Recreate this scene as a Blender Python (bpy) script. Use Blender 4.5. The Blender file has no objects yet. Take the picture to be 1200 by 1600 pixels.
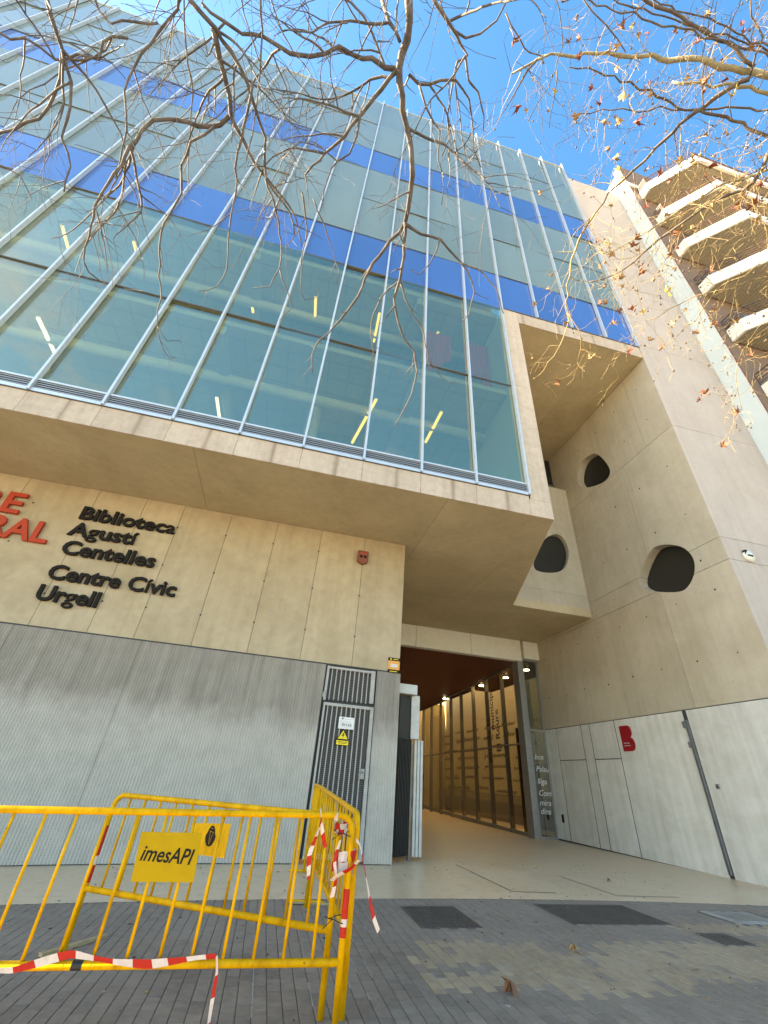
import bpy, bmesh, math, random
from math import radians as R, sin, cos, pi
from mathutils import Vector, Matrix
import numpy as np
random.seed(7)
S = bpy.context.scene
C = S.collection
# ------------------------------------------------------------------ camera, sky, sun
F_PX, PITCH, ROLL, YAW = 645.95, 32.850, 4.792, 11.053
CAM = Vector((0, 0, 1.36))
def cam_axes():
    p, r, y = R(PITCH), R(ROLL), R(YAW)
    fwd = Vector((sin(y)*cos(p), cos(y)*cos(p), sin(p)))
    right = Vector((cos(y), -sin(y), 0))
    up = right.cross(fwd)
    return cos(r)*right+sin(r)*up, -sin(r)*right+cos(r)*up, fwd
AX = cam_axes()
cd = bpy.data.cameras.new('camera'); cam = bpy.data.objects.new('camera', cd); C.objects.link(cam)
m = Matrix((AX[0], AX[1], -AX[2])).transposed().to_4x4(); m.translation = CAM
cam.matrix_world = m
cd.sensor_fit = 'HORIZONTAL'; cd.sensor_width = 36; cd.lens = F_PX/1200*36
cd.clip_start = .05; cd.clip_end = 6000
S.camera = cam
SUNV = Vector((-.826, .095, .55)).normalized()
W = bpy.data.worlds.new('World'); S.world = W; W.use_nodes = True
nt = W.node_tree; sky = nt.nodes.new('ShaderNodeTexSky'); sky.sky_type = 'NISHITA'; sky.sun_disc = False
sky.sun_elevation = math.asin(SUNV.z); sky.sun_rotation = math.atan2(SUNV.x, SUNV.y)
sky.air_density = 1.0; sky.dust_density = .5; sky.ozone_density = 2.5
bg = nt.nodes['Background']; hs = nt.nodes.new('ShaderNodeHueSaturation'); hs.inputs['Saturation'].default_value = 1.3; nt.links.new(sky.outputs[0], hs.inputs['Color']); 
tc = nt.nodes.new('ShaderNodeTexCoord'); mpn = nt.nodes.new('ShaderNodeMapping'); mpn.inputs['Scale'].default_value = (1, 1, 2.2); nt.links.new(tc.outputs['Generated'], mpn.inputs[0])
cn = nt.nodes.new('ShaderNodeTexNoise'); cn.inputs['Scale'].default_value = 2.6; cn.inputs['Detail'].default_value = 9; cn.inputs['Roughness'].default_value = .62; nt.links.new(mpn.outputs[0], cn.inputs['Vector'])
sxy = nt.nodes.new('ShaderNodeSeparateXYZ'); nt.links.new(tc.outputs['Generated'], sxy.inputs[0])
el = nt.nodes.new('ShaderNodeMapRange'); el.inputs[1].default_value = .74; el.inputs[2].default_value = .55; nt.links.new(sxy.outputs[2], el.inputs[0])
cr = nt.nodes.new('ShaderNodeMapRange'); cr.inputs[1].default_value = .50; cr.inputs[2].default_value = .72; cr.inputs[4].default_value = .8; nt.links.new(cn.outputs['Fac'], cr.inputs[0])
cm = nt.nodes.new('ShaderNodeMath'); cm.operation = 'MULTIPLY'; nt.links.new(el.outputs[0], cm.inputs[0]); nt.links.new(cr.outputs[0], cm.inputs[1])
cx = nt.nodes.new('ShaderNodeMix'); cx.data_type = 'RGBA'; cx.inputs[7].default_value = (2.6, 2.5, 2.4, 1); nt.links.new(cm.outputs[0], cx.inputs[0]); nt.links.new(hs.outputs[0], cx.inputs[6]); nt.links.new(cx.outputs[2], bg.inputs[0])
bg.inputs[1].default_value = .10
sl = bpy.data.lights.new('sun', 'SUN'); sl.energy = 5.0; sl.angle = R(.5); sl.color = (1, .93, .82)
so = bpy.data.objects.new('sun', sl); C.objects.link(so)
so.rotation_euler = SUNV.to_track_quat('Z', 'Y').to_euler(); so.location = (-40, 10, 60)
S.view_settings.view_transform = 'Standard'; S.view_settings.look = 'None'
S.view_settings.gamma = 1; S.view_settings.use_curve_mapping = False
S.view_settings.exposure = 2.78
S.view_settings.use_white_balance = True; S.view_settings.white_balance_temperature = 8900; S.view_settings.white_balance_tint = 8

def ray(u, v):
    return AX[0]*((u-600)/F_PX)+AX[1]*(-(v-800)/F_PX)+AX[2]
def onY(u, v, Y): d = ray(u, v); return CAM+d*(Y/d.y)
def onX(u, v, X): d = ray(u, v); return CAM+d*(X/d.x)
def onZ(u, v, Z): d = ray(u, v); return CAM+d*((Z-CAM.z)/d.z)
def far(u, v, t): return CAM+ray(u, v).normalized()*t
def gz(x, y):
    x = max(-12, min(14, x)); return .036*x-.0023*x*x-.008*max(-20, min(40, y))

# ------------------------------------------------------------------ materials
def mat(name):
    m = bpy.data.materials.new(name); m.use_nodes = True
    return m, m.node_tree, m.node_tree.nodes['Principled BSDF']
def N(nt, t, **k):
    n = nt.nodes.new('ShaderNode'+t)
    for a, b in k.items():
        if a in n.inputs.keys(): n.inputs[a].default_value = b
        else: setattr(n, a, b)
    return n
def L(nt, a, b): nt.links.new(a, b)
def ramp(nt, fac, stops):
    r = nt.nodes.new('ShaderNodeValToRGB'); cr = r.color_ramp
    while len(cr.elements) < len(stops): cr.elements.new(.5)
    for e, (p, c) in zip(cr.elements, stops):
        e.position = p; e.color = (*c, 1) if len(c) == 3 else c
    L(nt, fac, r.inputs[0]); return r.outputs[0]
def mixc(nt, a, b, fac, mode='MIX'):
    n = nt.nodes.new('ShaderNodeMix'); n.data_type = 'RGBA'; n.blend_type = mode
    for i, v in ((0, fac), (6, a), (7, b)):
        if hasattr(v, 'is_output') or hasattr(v, 'links'): L(nt, v, n.inputs[i])
        else: n.inputs[i].default_value = v if i == 0 else (*v, 1)
    return n.outputs[2]
def noise(nt, scale=(1, 1, 1), s=1., detail=6, rough=.55, loc=(0, 0, 0), dist=0.):
    g = nt.nodes.new('ShaderNodeNewGeometry')
    mp = nt.nodes.new('ShaderNodeMapping'); mp.inputs['Scale'].default_value = scale; mp.inputs['Location'].default_value = loc
    L(nt, g.outputs['Position'], mp.inputs[0])
    n = nt.nodes.new('ShaderNodeTexNoise'); n.inputs['Scale'].default_value = s; n.inputs['Detail'].default_value = detail
    n.inputs['Roughness'].default_value = rough; n.inputs['Distortion'].default_value = dist
    L(nt, mp.outputs[0], n.inputs['Vector']); return n.outputs['Fac']
def bump(nt, h, bsdf, st=.2, d=.01):
    b = nt.nodes.new('ShaderNodeBump'); b.inputs['Strength'].default_value = st; b.inputs['Distance'].default_value = d
    L(nt, h, b.inputs['Height']); L(nt, b.outputs[0], bsdf.inputs['Normal'])
def rnd(nt, lo, hi):
    o = nt.nodes.new('ShaderNodeObjectInfo'); r = nt.nodes.new('ShaderNodeMapRange')
    r.inputs[3].default_value = lo; r.inputs[4].default_value = hi
    L(nt, o.outputs['Random'], r.inputs[0]); return r.outputs[0]
def scale_col(nt, col, f):
    n = nt.nodes.new('ShaderNodeVectorMath'); n.operation = 'SCALE'
    L(nt, col, n.inputs[0]); L(nt, f, n.inputs['Scale']); return n.outputs[0]

def concrete(name, base, dark, var=(.94, 1.05), streak=.25, blot=.5, rough=.8):
    m, nt, b = mat(name)
    n1 = noise(nt, s=.7, detail=8, rough=.62, dist=.4)
    c = ramp(nt, n1, [(.3, dark), (.62, base), (.85, tuple(min(1, x*1.12) for x in base))])
    n2 = noise(nt, s=5., detail=8, rough=.7)
    c = mixc(nt, c, ramp(nt, n2, [(.3, (.62, .6, .57)), (.55, (1, 1, 1))]), blot, 'MULTIPLY')
    n3 = noise(nt, scale=(5, 5, .25), s=1.2, detail=5, rough=.6)
    c = mixc(nt, c, ramp(nt, n3, [(.36, (.6, .56, .5)), (.55, (1, 1, 1))]), streak, 'MULTIPLY')
    n5 = noise(nt, s=38., detail=3, rough=.6)
    c = mixc(nt, c, ramp(nt, n5, [(.27, (.35, .33, .3)), (.34, (1, 1, 1))]), .6, 'MULTIPLY')
    c = scale_col(nt, c, rnd(nt, *var))
    L(nt, c, b.inputs['Base Color']); b.inputs['Roughness'].default_value = rough
    n4 = noise(nt, s=25., detail=8, rough=.7); bump(nt, n4, b, .25, .01)
    return m
M = {}
M['wall_concrete'] = concrete('wall_concrete', (.50, .40, .265), (.40, .31, .19), streak=.18, blot=.32, var=(.92, 1.06))
M['soffit_concrete'] = concrete('soffit_concrete', (.58, .465, .29), (.47, .37, .225), streak=0, blot=.32, var=(.92, 1.06))
M['tower_concrete'] = concrete('tower_concrete', (.53, .445, .385), (.47, .39, .33), streak=.14, blot=.2)
M['inner_concrete'] = concrete('inner_concrete', (.57, .49, .37), (.48, .40, .29), streak=.14, blot=.22)
# parapet: rain streaks under each mullion
m = concrete('parapet_concrete', (.60, .475, .365), (.52, .40, .30), streak=.25); nt = m.node_tree; b = nt.nodes['Principled BSDF']
src = b.inputs['Base Color'].links[0].from_socket
g = nt.nodes.new('ShaderNodeNewGeometry'); sx = nt.nodes.new('ShaderNodeSeparateXYZ'); L(nt, g.outputs['Position'], sx.inputs[0])
ma = N(nt, 'Math', operation='ADD'); L(nt, sx.outputs[0], ma.inputs[0]); ma.inputs[1].default_value = 100-5.06+.7
mm = N(nt, 'Math', operation='MODULO'); L(nt, ma.outputs[0], mm.inputs[0]); mm.inputs[1].default_value = 1.4
ms = N(nt, 'Math', operation='SUBTRACT'); L(nt, mm.outputs[0], ms.inputs[0]); ms.inputs[1].default_value = .7
mb = N(nt, 'Math', operation='ABSOLUTE'); L(nt, ms.outputs[0], mb.inputs[0])
nn = noise(nt, scale=(9, 9, .6), s=1.5, detail=4)
md = N(nt, 'Math', operation='MULTIPLY_ADD'); L(nt, nn, md.inputs[0]); md.inputs[1].default_value = .12; L(nt, mb.outputs[0], md.inputs[2])
st = ramp(nt, md.outputs[0], [(.055, (.45, .40, .34)), (.10, (.8, .77, .73)), (.16, (1, 1, 1))])
L(nt, mixc(nt, src, st, .8, 'MULTIPLY'), b.inputs['Base Color']); M['parapet'] = m

def plain(name, col, rough=.5, metal=0., var=None, dirt=.0, spec=.5, bmp=0, dscale=6):
    m, nt, b = mat(name)
    b.inputs['Roughness'].default_value = rough; b.inputs['Metallic'].default_value = metal
    b.inputs['Specular IOR Level'].default_value = spec
    rgb = nt.nodes.new('ShaderNodeRGB'); rgb.outputs[0].default_value = (*col, 1); c = rgb.outputs[0]
    if dirt:
        n1 = noise(nt, s=dscale, detail=7, rough=.65)
        c = mixc(nt, c, ramp(nt, n1, [(.35, (.45, .42, .38)), (.6, (1, 1, 1))]), dirt, 'MULTIPLY')
    if var: c = scale_col(nt, c, rnd(nt, *var))
    L(nt, c, b.inputs['Base Color'])
    if bmp: bump(nt, noise(nt, s=60, detail=5), b, bmp, .004)
    M[name] = m; return m
def emit(name, col, st):
    m, nt, b = mat(name); b.inputs['Base Color'].default_value = (*col, 1)
    b.inputs['Emission Color'].default_value = (*col, 1); b.inputs['Emission Strength'].default_value = st; M[name] = m
plain('aluminium', (.62, .66, .68), .35, .35, dirt=.15)
plain('dark_frame', (.13, .14, .14), .45, .3)
plain('mullion_grey', (.33, .32, .30), .4, .4, dirt=.2)
plain('slot', (.05, .05, .05), .8)
plain('louvre_metal', (.33, .34, .34), .45, .5)
plain('mesh_grey', (.15, .14, .13), .6, .2)
plain('porthole_dark', (.022, .021, .018), .35)
plain('void', (.015, .014, .013), .9)
plain('sign_black', (.018, .015, .013), .7, spec=.12)
plain('sign_red', (.46, .055, .025), .6, spec=.2)
plain('logo_red', (.36, .012, .02), .4)
plain('white_paint', (.78, .77, .74), .5, dirt=.25)
plain('gate_white', (.56, .54, .50), .45, .1, dirt=.3)
plain('door_metal', (.40, .38, .35), .5, .1, dirt=.35)
plain('gate_dark', (.035, .033, .03), .5, .2, dirt=.3)
plain('red_ceiling', (.10, .014, .012), .6); plain('mullion_dark', (.11, .10, .088), .5, .2)
plain('rust_box', (.23, .065, .035), .5, dirt=.3)
plain('barrier_yellow', (.72, .375, .014), .42, spec=.08, dirt=.22, dscale=14)
plain('plate_yellow', (.46, .275, .008), .45, spec=.15, dirt=.15, dscale=8)
plain('tape_red', (.50, .02, .012), .45, spec=.2, dirt=.2, dscale=25); plain('tape_white', (.66, .54, .47), .45, spec=.2, dirt=.25, dscale=25)
plain('cable_tie', (.015, .015, .015), .5)
plain('steel', (.30, .31, .31), .45, .6, dirt=.5)
plain('orange_notice', (.75, .33, .06), .5); plain('notice_grey', (.6, .58, .52), .5)
plain('door_yellow', (.82, .60, .02), .45)
plain('wood', (.42, .31, .17), .7, dirt=.5, dscale=12)
plain('white_render', (.80, .77, .68), .7, dirt=.12)
plain('mural_cream', (.80, .71, .45), .7, dirt=.12)
plain('balcony_shadow', (.62, .57, .46), .7, dirt=.15)
plain('brown_brick', (.20, .135, .10), .8, dirt=.4)
plain('grey_render', (.58, .64, .63), .75, dirt=.12, dscale=.6)
plain('soffit_slat', (.36, .31, .225), .7, dirt=.2)
plain('railing_dark', (.10, .055, .045), .5)
plain('balcony_clutter', (.12, .12, .12), .5)
plain('interior_wall', (.52, .54, .50), .8); plain('interior_ceiling', (.56, .58, .54), .8, dirt=.15)
plain('interior_white', (.8, .82, .82), .6)
plain('red_curtain', (.62, .12, .13), .8, dirt=.2)
plain('glass_letters', (.028, .022, .018), .6)
plain('chalk', (.72, .72, .70), .8)
plain('poster_red', (.45, .06, .04), .6); plain('poster_blue', (.05, .1, .35), .6)
emit('lamp_tube', (1, .70, .14), .42); emit('lamp_tube_white', (1, .93, .78), .5); emit('downlight', (1, .86, .62), 24.)
plain('asphalt', (.11, .105, .10), .9, dirt=.3); plain('terrain', (.40, .34, .26), .9)
plain('curb_stone', (.3, .29, .27), .8, dirt=.3)

m = M['barrier_yellow']; nt = m.node_tree; b = nt.nodes['Principled BSDF']; src = b.inputs['Base Color'].links[0].from_socket
ch = noise(nt, s=45, detail=4, rough=.7); c = mixc(nt, src, (.13, .07, .035), ramp(nt, ch, [(.66, (0, 0, 0)), (.70, (1, 1, 1))]))
gr = noise(nt, scale=(1, 1, .3), s=9, detail=6, rough=.7); c = mixc(nt, c, ramp(nt, gr, [(.32, (.6, .52, .42)), (.55, (1, 1, 1))]), .8, 'MULTIPLY')
L(nt, c, b.inputs['Base Color'])
# facade glass
def glass(name, tint, base, k, gloss=(.9, .95, 1.)):
    m = bpy.data.materials.new(name); m.use_nodes = True; nt = m.node_tree; nt.nodes.remove(nt.nodes['Principled BSDF'])
    out = nt.nodes['Material Output']
    tr = N(nt, 'BsdfTransparent'); tr.inputs[0].default_value = (*tint, 1)
    gl = N(nt, 'BsdfGlossy'); gl.inputs['Roughness'].default_value = .02; gl.inputs[0].default_value = (*gloss, 1)
    fr = N(nt, 'Fresnel'); gm = N(nt, 'NewGeometry'); io = N(nt, 'MapRange'); io.inputs[3].default_value = 1.5; io.inputs[4].default_value = 1/1.5; L(nt, gm.outputs['Backfacing'], io.inputs[0]); L(nt, io.outputs[0], fr.inputs[0])
    ma = N(nt, 'Math', operation='MULTIPLY_ADD', use_clamp=True); L(nt, fr.outputs[0], ma.inputs[0]); ma.inputs[1].default_value = k; L(nt, rnd(nt, base*.8, base*1.25), ma.inputs[2])
    mx = N(nt, 'MixShader'); L(nt, ma.outputs[0], mx.inputs[0]); L(nt, tr.outputs[0], mx.inputs[1]); L(nt, gl.outputs[0], mx.inputs[2])
    L(nt, mx.outputs[0], out.inputs[0]); M[name] = m
glass('facade_glass', (.82, .86, .72), .22, .85, (1., .87, .66))
glass('entrance_glass', (.85, .82, .74), .01, .7, (.8, .8, .78))
glass('door_glass', (.45, .5, .48), .10, 1.2)
def panel_glass(name, col, rough=.06, var=(.93, 1.06), ior=1.55, spec=.5):
    m, nt, b = mat(name)
    rgb = nt.nodes.new('ShaderNodeRGB'); rgb.outputs[0].default_value = (*col, 1)
    n1 = noise(nt, scale=(1, 1, .35), s=.6, detail=4)
    c = mixc(nt, rgb.outputs[0], ramp(nt, n1, [(.3, (.86, .88, .88)), (.65, (1, 1, 1))]), 1., 'MULTIPLY')
    c = scale_col(nt, c, rnd(nt, *var)); L(nt, c, b.inputs['Base Color'])
    b.inputs['Roughness'].default_value = rough; b.inputs['IOR'].default_value = ior; b.inputs['Specular IOR Level'].default_value = spec
    M[name] = m
panel_glass('frosted_pane', (.17, .23, .21))
panel_glass('blue_pane', (.045, .125, .37), var=(.8, 1.2), ior=1.9)

# corrugated perforated cladding
m, nt, b = mat('cladding')
n1 = noise(nt, scale=(7, 7, .18), s=1.3, detail=6, rough=.6)
c = ramp(nt, n1, [(.3, (.24, .21, .175)), (.62, (.335, .298, .25))])
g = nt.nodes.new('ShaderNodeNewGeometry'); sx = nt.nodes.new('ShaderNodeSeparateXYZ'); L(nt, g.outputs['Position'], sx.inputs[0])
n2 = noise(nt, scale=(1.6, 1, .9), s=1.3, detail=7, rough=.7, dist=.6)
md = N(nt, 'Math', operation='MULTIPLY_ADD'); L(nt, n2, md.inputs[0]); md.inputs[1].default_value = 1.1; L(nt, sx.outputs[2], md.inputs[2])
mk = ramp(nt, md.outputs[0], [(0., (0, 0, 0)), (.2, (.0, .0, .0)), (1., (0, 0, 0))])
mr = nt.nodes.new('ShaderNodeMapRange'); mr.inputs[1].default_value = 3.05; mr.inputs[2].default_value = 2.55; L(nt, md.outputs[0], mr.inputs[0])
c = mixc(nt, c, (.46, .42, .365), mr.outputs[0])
n3 = noise(nt, s=3., detail=7, rough=.7)
c = mixc(nt, c, ramp(nt, n3, [(.3, (.72, .72, .70)), (.6, (1, 1, 1))]), .6, 'MULTIPLY')
sxx = N(nt, 'Math', operation='SINE'); szz = N(nt, 'Math', operation='SINE'); px_ = N(nt, 'Math', operation='MULTIPLY'); pz_ = N(nt, 'Math', operation='MULTIPLY'); pm_ = N(nt, 'Math', operation='MULTIPLY')
L(nt, sx.outputs[0], px_.inputs[0]); px_.inputs[1].default_value = 2*pi/.05; L(nt, sx.outputs[2], pz_.inputs[0]); pz_.inputs[1].default_value = 2*pi/.07
L(nt, px_.outputs[0], sxx.inputs[0]); L(nt, pz_.outputs[0], szz.inputs[0]); L(nt, sxx.outputs[0], pm_.inputs[0]); L(nt, szz.outputs[0], pm_.inputs[1])
c = mixc(nt, c, ramp(nt, pm_.outputs[0], [(.25, (1, 1, 1)), (.5, (.6, .6, .6))]), .4, 'MULTIPLY')
L(nt, c, b.inputs['Base Color']); b.inputs['Roughness'].default_value = .6; b.inputs['Specular IOR Level'].default_value = .25
M['cladding'] = m
# white steel panels of the tower base
m, nt, b = mat('base_panel')
n1 = noise(nt, scale=(4, 4, .3), s=1.2, detail=6, rough=.6)
c = ramp(nt, n1, [(.3, (.66, .63, .57)), (.65, (.80, .77, .70))])
n2 = noise(nt, scale=(1, 1.1, 1.6), s=1.1, detail=8, rough=.7, dist=.5, loc=(3, 2, 0))
c = mixc(nt, c, ramp(nt, n2, [(.42, (.74, .72, .66)), (.6, (1, 1, 1))]), .4, 'MULTIPLY')
c = scale_col(nt, c, rnd(nt, .95, 1.04))
L(nt, c, b.inputs['Base Color']); b.inputs['Roughness'].default_value = .42
bump(nt, noise(nt, scale=(3, 3, .6), s=1., detail=3), b, .08, .02)
M['base_panel'] = m
# polished concrete floor
m, nt, b = mat('floor_concrete')
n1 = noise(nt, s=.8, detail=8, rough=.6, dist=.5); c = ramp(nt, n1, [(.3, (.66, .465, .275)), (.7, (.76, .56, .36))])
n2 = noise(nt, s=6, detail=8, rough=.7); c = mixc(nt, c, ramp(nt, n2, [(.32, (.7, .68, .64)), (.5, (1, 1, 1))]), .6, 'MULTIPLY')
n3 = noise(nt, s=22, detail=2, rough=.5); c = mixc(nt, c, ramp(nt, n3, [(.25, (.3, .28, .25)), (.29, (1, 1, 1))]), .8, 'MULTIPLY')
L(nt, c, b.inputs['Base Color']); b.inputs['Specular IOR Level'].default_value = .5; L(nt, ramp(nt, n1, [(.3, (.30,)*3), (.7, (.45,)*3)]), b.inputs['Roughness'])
M['floor_concrete'] = m
# pavers
def paver(name, col, dust, amt):
    m, nt, b = mat(name)
    n1 = noise(nt, s=1.1, detail=8, rough=.65); n2 = noise(nt, s=14, detail=6, rough=.7)
    rgb = nt.nodes.new('ShaderNodeRGB'); rgb.outputs[0].default_value = (*col, 1)
    c = scale_col(nt, rgb.outputs[0], rnd(nt, .82, 1.15))
    c = mixc(nt, c, ramp(nt, n2, [(.3, (.55, .54, .53)), (.62, (1.0, 1.0, 1.0))]), .7, 'MULTIPLY')
    mr = nt.nodes.new('ShaderNodeMapRange'); mr.inputs[1].default_value = .42; mr.inputs[2].default_value = .72; mr.inputs[4].default_value = amt
    L(nt, n1, mr.inputs[0]); c = mixc(nt, c, dust, mr.outputs[0])
    L(nt, c, b.inputs['Base Color']); b.inputs['Roughness'].default_value = .75
    bump(nt, n2, b, .35, .004); M[name] = m
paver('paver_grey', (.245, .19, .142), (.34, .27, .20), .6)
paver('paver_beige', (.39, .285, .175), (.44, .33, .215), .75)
m, nt, b = mat('grout')
n1 = noise(nt, s=3.2, detail=7, rough=.8)
L(nt, ramp(nt, n1, [(.4, (.085, .078, .068)), (.6, (.14, .13, .115)), (.66, (.42, .41, .38))]), b.inputs['Base Color']); b.inputs['Roughness'].default_value = .9
M['grout'] = m
plain('grate_metal', (.12, .105, .09), .6, .3, dirt=.4); plain('mortar', (.40, .36, .30), .9, dirt=.5)
# bark / leaves
def bark(name, a, bcol):
    m, nt, b = mat(name)
    n1 = noise(nt, s=9, detail=6, rough=.6); L(nt, ramp(nt, n1, [(.35, a), (.65, bcol)]), b.inputs['Base Color'])
    b.inputs['Roughness'].default_value = .85; bump(nt, noise(nt, s=40, detail=5), b, .5, .006); M[name] = m
bark('bark_grey', (.075, .064, .06), (.175, .152, .142)); bark('bark_pale', (.26, .22, .13), (.42, .37, .24))
bark('twig_ochre', (.22, .155, .07), (.36, .27, .135)); bark('bark_dark', (.08, .06, .05), (.17, .13, .10))
plain('leaf_brown', (.26, .10, .045), .7, dirt=.3, dscale=30); plain('leaf_tan', (.42, .26, .12), .7, dirt=.3, dscale=30)
plain('leaf_red', (.28, .07, .045), .7, dirt=.3, dscale=30); plain('leaf_yellow', (.55, .42, .10), .7)
plain('bud', (.07, .05, .04), .8)

# ------------------------------------------------------------------ mesh helpers
class MB:
    def __init__(s): s.v = []; s.f = []; s.mi = []
    def poly(s, pts, mi=0):
        n = len(s.v); s.v += [tuple(p) for p in pts]; s.f.append(list(range(n, n+len(pts)))); s.mi.append(mi); return s
    def box(s, x0, x1, y0, y1, z0, z1, mi=0):
        n = len(s.v)
        s.v += [(x0, y0, z0), (x1, y0, z0), (x1, y1, z0), (x0, y1, z0), (x0, y0, z1), (x1, y0, z1), (x1, y1, z1), (x0, y1, z1)]
        for f in ((0, 3, 2, 1), (4, 5, 6, 7), (0, 1, 5, 4), (1, 2, 6, 5), (2, 3, 7, 6), (3, 0, 4, 7)):
            s.f.append([n+i for i in f]); s.mi.append(mi)
        return s
    def prism(s, base, vec, mi=0):   # base polygon extruded by vec
        n = len(s.v); k = len(base); vec = Vector(vec)
        s.v += [tuple(p) for p in base]+[tuple(Vector(p)+vec) for p in base]
        s.f.append([n+i for i in range(k)][::-1]); s.f.append([n+k+i for i in range(k)]); s.mi += [mi, mi]
        for i in range(k):
            j = (i+1) % k; s.f.append([n+i, n+j, n+k+j, n+k+i]); s.mi.append(mi)
        return s
    def obox(s, p0, p1, w, h, z0, mi=0):  # box along horizontal segment p0-p1 (x,y), width w, from z0 up h
        d = Vector((p1[0]-p0[0], p1[1]-p0[1], 0)); n = Vector((-d.y, d.x, 0)).normalized()*w/2
        a = Vector((p0[0], p0[1], z0)); b = Vector((p1[0], p1[1], z0))
        return s.prism([a-n, b-n, b+n, a+n], (0, 0, h), mi)
    def tube(s, pts, rad, n=6, mi=0, caps=True):
        pts = [Vector(p) for p in pts]; k = len(pts)
        if not hasattr(rad, '__len__'): rad = [rad]*k
        b0 = len(s.v); ref = None
        for i, p in enumerate(pts):
            t = (pts[min(i+1, k-1)]-pts[max(i-1, 0)])
            if t.length < 1e-9: t = Vector((0, 0, 1))
            t.normalize()
            if ref is None: ref = t.orthogonal().normalized()
            ref = (ref-t*ref.dot(t))
            ref = t.orthogonal().normalized() if ref.length < 1e-5 else ref.normalized()
            bi = t.cross(ref)
            for j in range(n):
                a = 2*pi*j/n; s.v.append(tuple(p+(ref*cos(a)+bi*sin(a))*rad[i]))
        for i in range(k-1):
            for j in range(n):
                j2 = (j+1) % n; s.f.append([b0+i*n+j, b0+i*n+j2, b0+(i+1)*n+j2, b0+(i+1)*n+j]); s.mi.append(mi)
        if caps:
            s.f.append([b0+j for j in range(n)][::-1]); s.f.append([b0+(k-1)*n+j for j in range(n)]); s.mi += [mi, mi]
        return s
    def mesh(s, name, mats, smooth=False):
        me = bpy.data.meshes.new(name); me.from_pydata(s.v, [], s.f)
        for mm in (mats if isinstance(mats, (list, tuple)) else [mats]): me.materials.append(M[mm] if isinstance(mm, str) else mm)
        me.polygons.foreach_set('material_index', s.mi)
        if smooth: me.polygons.foreach_set('use_smooth', [True]*len(s.f))
        bm = bmesh.new(); bm.from_mesh(me); bmesh.ops.recalc_face_normals(bm, faces=bm.faces); bm.to_mesh(me); bm.free()
        me.update(); return me
    def build(s, name, mats, parent=None, smooth=False, **k):
        return obj(name, s.mesh(name, mats, smooth), parent, **k)
def obj(name, me, parent=None, loc=None, bevel=0, **k):
    o = bpy.data.objects.new(name, me); C.objects.link(o)
    if parent: o.parent = parent
    if loc: o.location = loc
    if bevel:
        bv = o.modifiers.new('bevel', 'BEVEL'); bv.width = bevel; bv.segments = 2; bv.limit_method = 'ANGLE'
    for a, b in k.items(): o[a] = b
    return o
def thing(name, label, cat, loc=(0, 0, 0), group=None):
    o = bpy.data.objects.new(name, None); C.objects.link(o); o.location = loc; o['label'] = label; o['category'] = cat
    o.empty_display_size = .2
    if group: o['group'] = group
    return o
def tag(o, label, cat, group=None):
    o['label'] = label; o['category'] = cat
    if group: o['group'] = group
    return o
def dup(o, parent=None):
    c = o.copy(); C.objects.link(c); c.parent = parent; return c
def local(pts, o): return [Vector(p)-Vector(o) for p in pts]

# ------------------------------------------------------------------ ground
YP = 7.38
def sheet(name, x0, x1, y0, y1, m_, dz=0., step=.5, kind='structure'):
    nx = max(1, int((x1-x0)/step)); ny = max(1, int((y1-y0)/step)); mb = MB()
    for j in range(ny+1):
        for i in range(nx+1):
            x = x0+(x1-x0)*i/nx; y = y0+(y1-y0)*j/ny; mb.v.append((x, y, gz(x, y)+dz))
    for j in range(ny):
        for i in range(nx):
            a = j*(nx+1)+i; mb.f.append([a, a+1, a+nx+2, a+nx+1]); mb.mi.append(0)
    return mb.build(name, m_, None, True, kind=kind)
MB().poly([(-3000, -3000, -1.6), (3000, -3000, -1.6), (3000, 3000, -1.6), (-3000, 3000, -1.6)]).build('ground', 'terrain', kind='structure')
sheet('road', -60, 60, -16, -3.2, 'asphalt', -.14, 2)
sheet('far_pavement', -60, 60, -22, -16, 'curb_stone', 0, 2)
kb = MB()
for i in range(60):
    x = -30+i; z = gz(x+.5, -3.1); kb.box(x, x+.99, -3.2, -3.0, z-.3, z+.004)
kb.build('kerb', 'curb_stone', kind='structure')
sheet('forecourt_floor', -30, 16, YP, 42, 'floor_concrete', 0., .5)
side = sheet('sidewalk', -30, 30, -3.0, YP, 'grout', -.007, .5)
# grates set in the pavement (x, y are measured on the ground)
GR = [(2.02, 2.70, 6.05, 6.92), (3.98, 5.34, 6.17, 7.05), (5.36, 5.72, 5.40, 5.77)]
COV = (6.52, 7.35, 6.28, 6.88)
def in_rect(x, y, r, mrg=.03): return r[0]-mrg < x < r[1]+mrg and r[2]-mrg < y < r[3]+mrg
PX, PY = .105, .205
pv = []
for i in range(int(-5.5/PX), int(12/PX)):
    for j in range(int(2.2/PY), int(YP/PY)):
        x = (i+.5)*PX; y = (j+.5+(.5 if i % 2 else 0))*PY
        if y-PY/2 > YP-.03: continue
        if any(in_rect(x, y, r, .07) for r in GR) or in_rect(x, y, COV, .07): continue
        # is it in view?
        P = Vector((x, y, gz(x, y)))-CAM; zc = P.dot(AX[2]); u = 600+F_PX*P.dot(AX[0])/zc; v = 800-F_PX*P.dot(AX[1])/zc
        pv.append((P.length, x, y, -20 < u < 1220 and v < 1615))
pv.sort()
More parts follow.
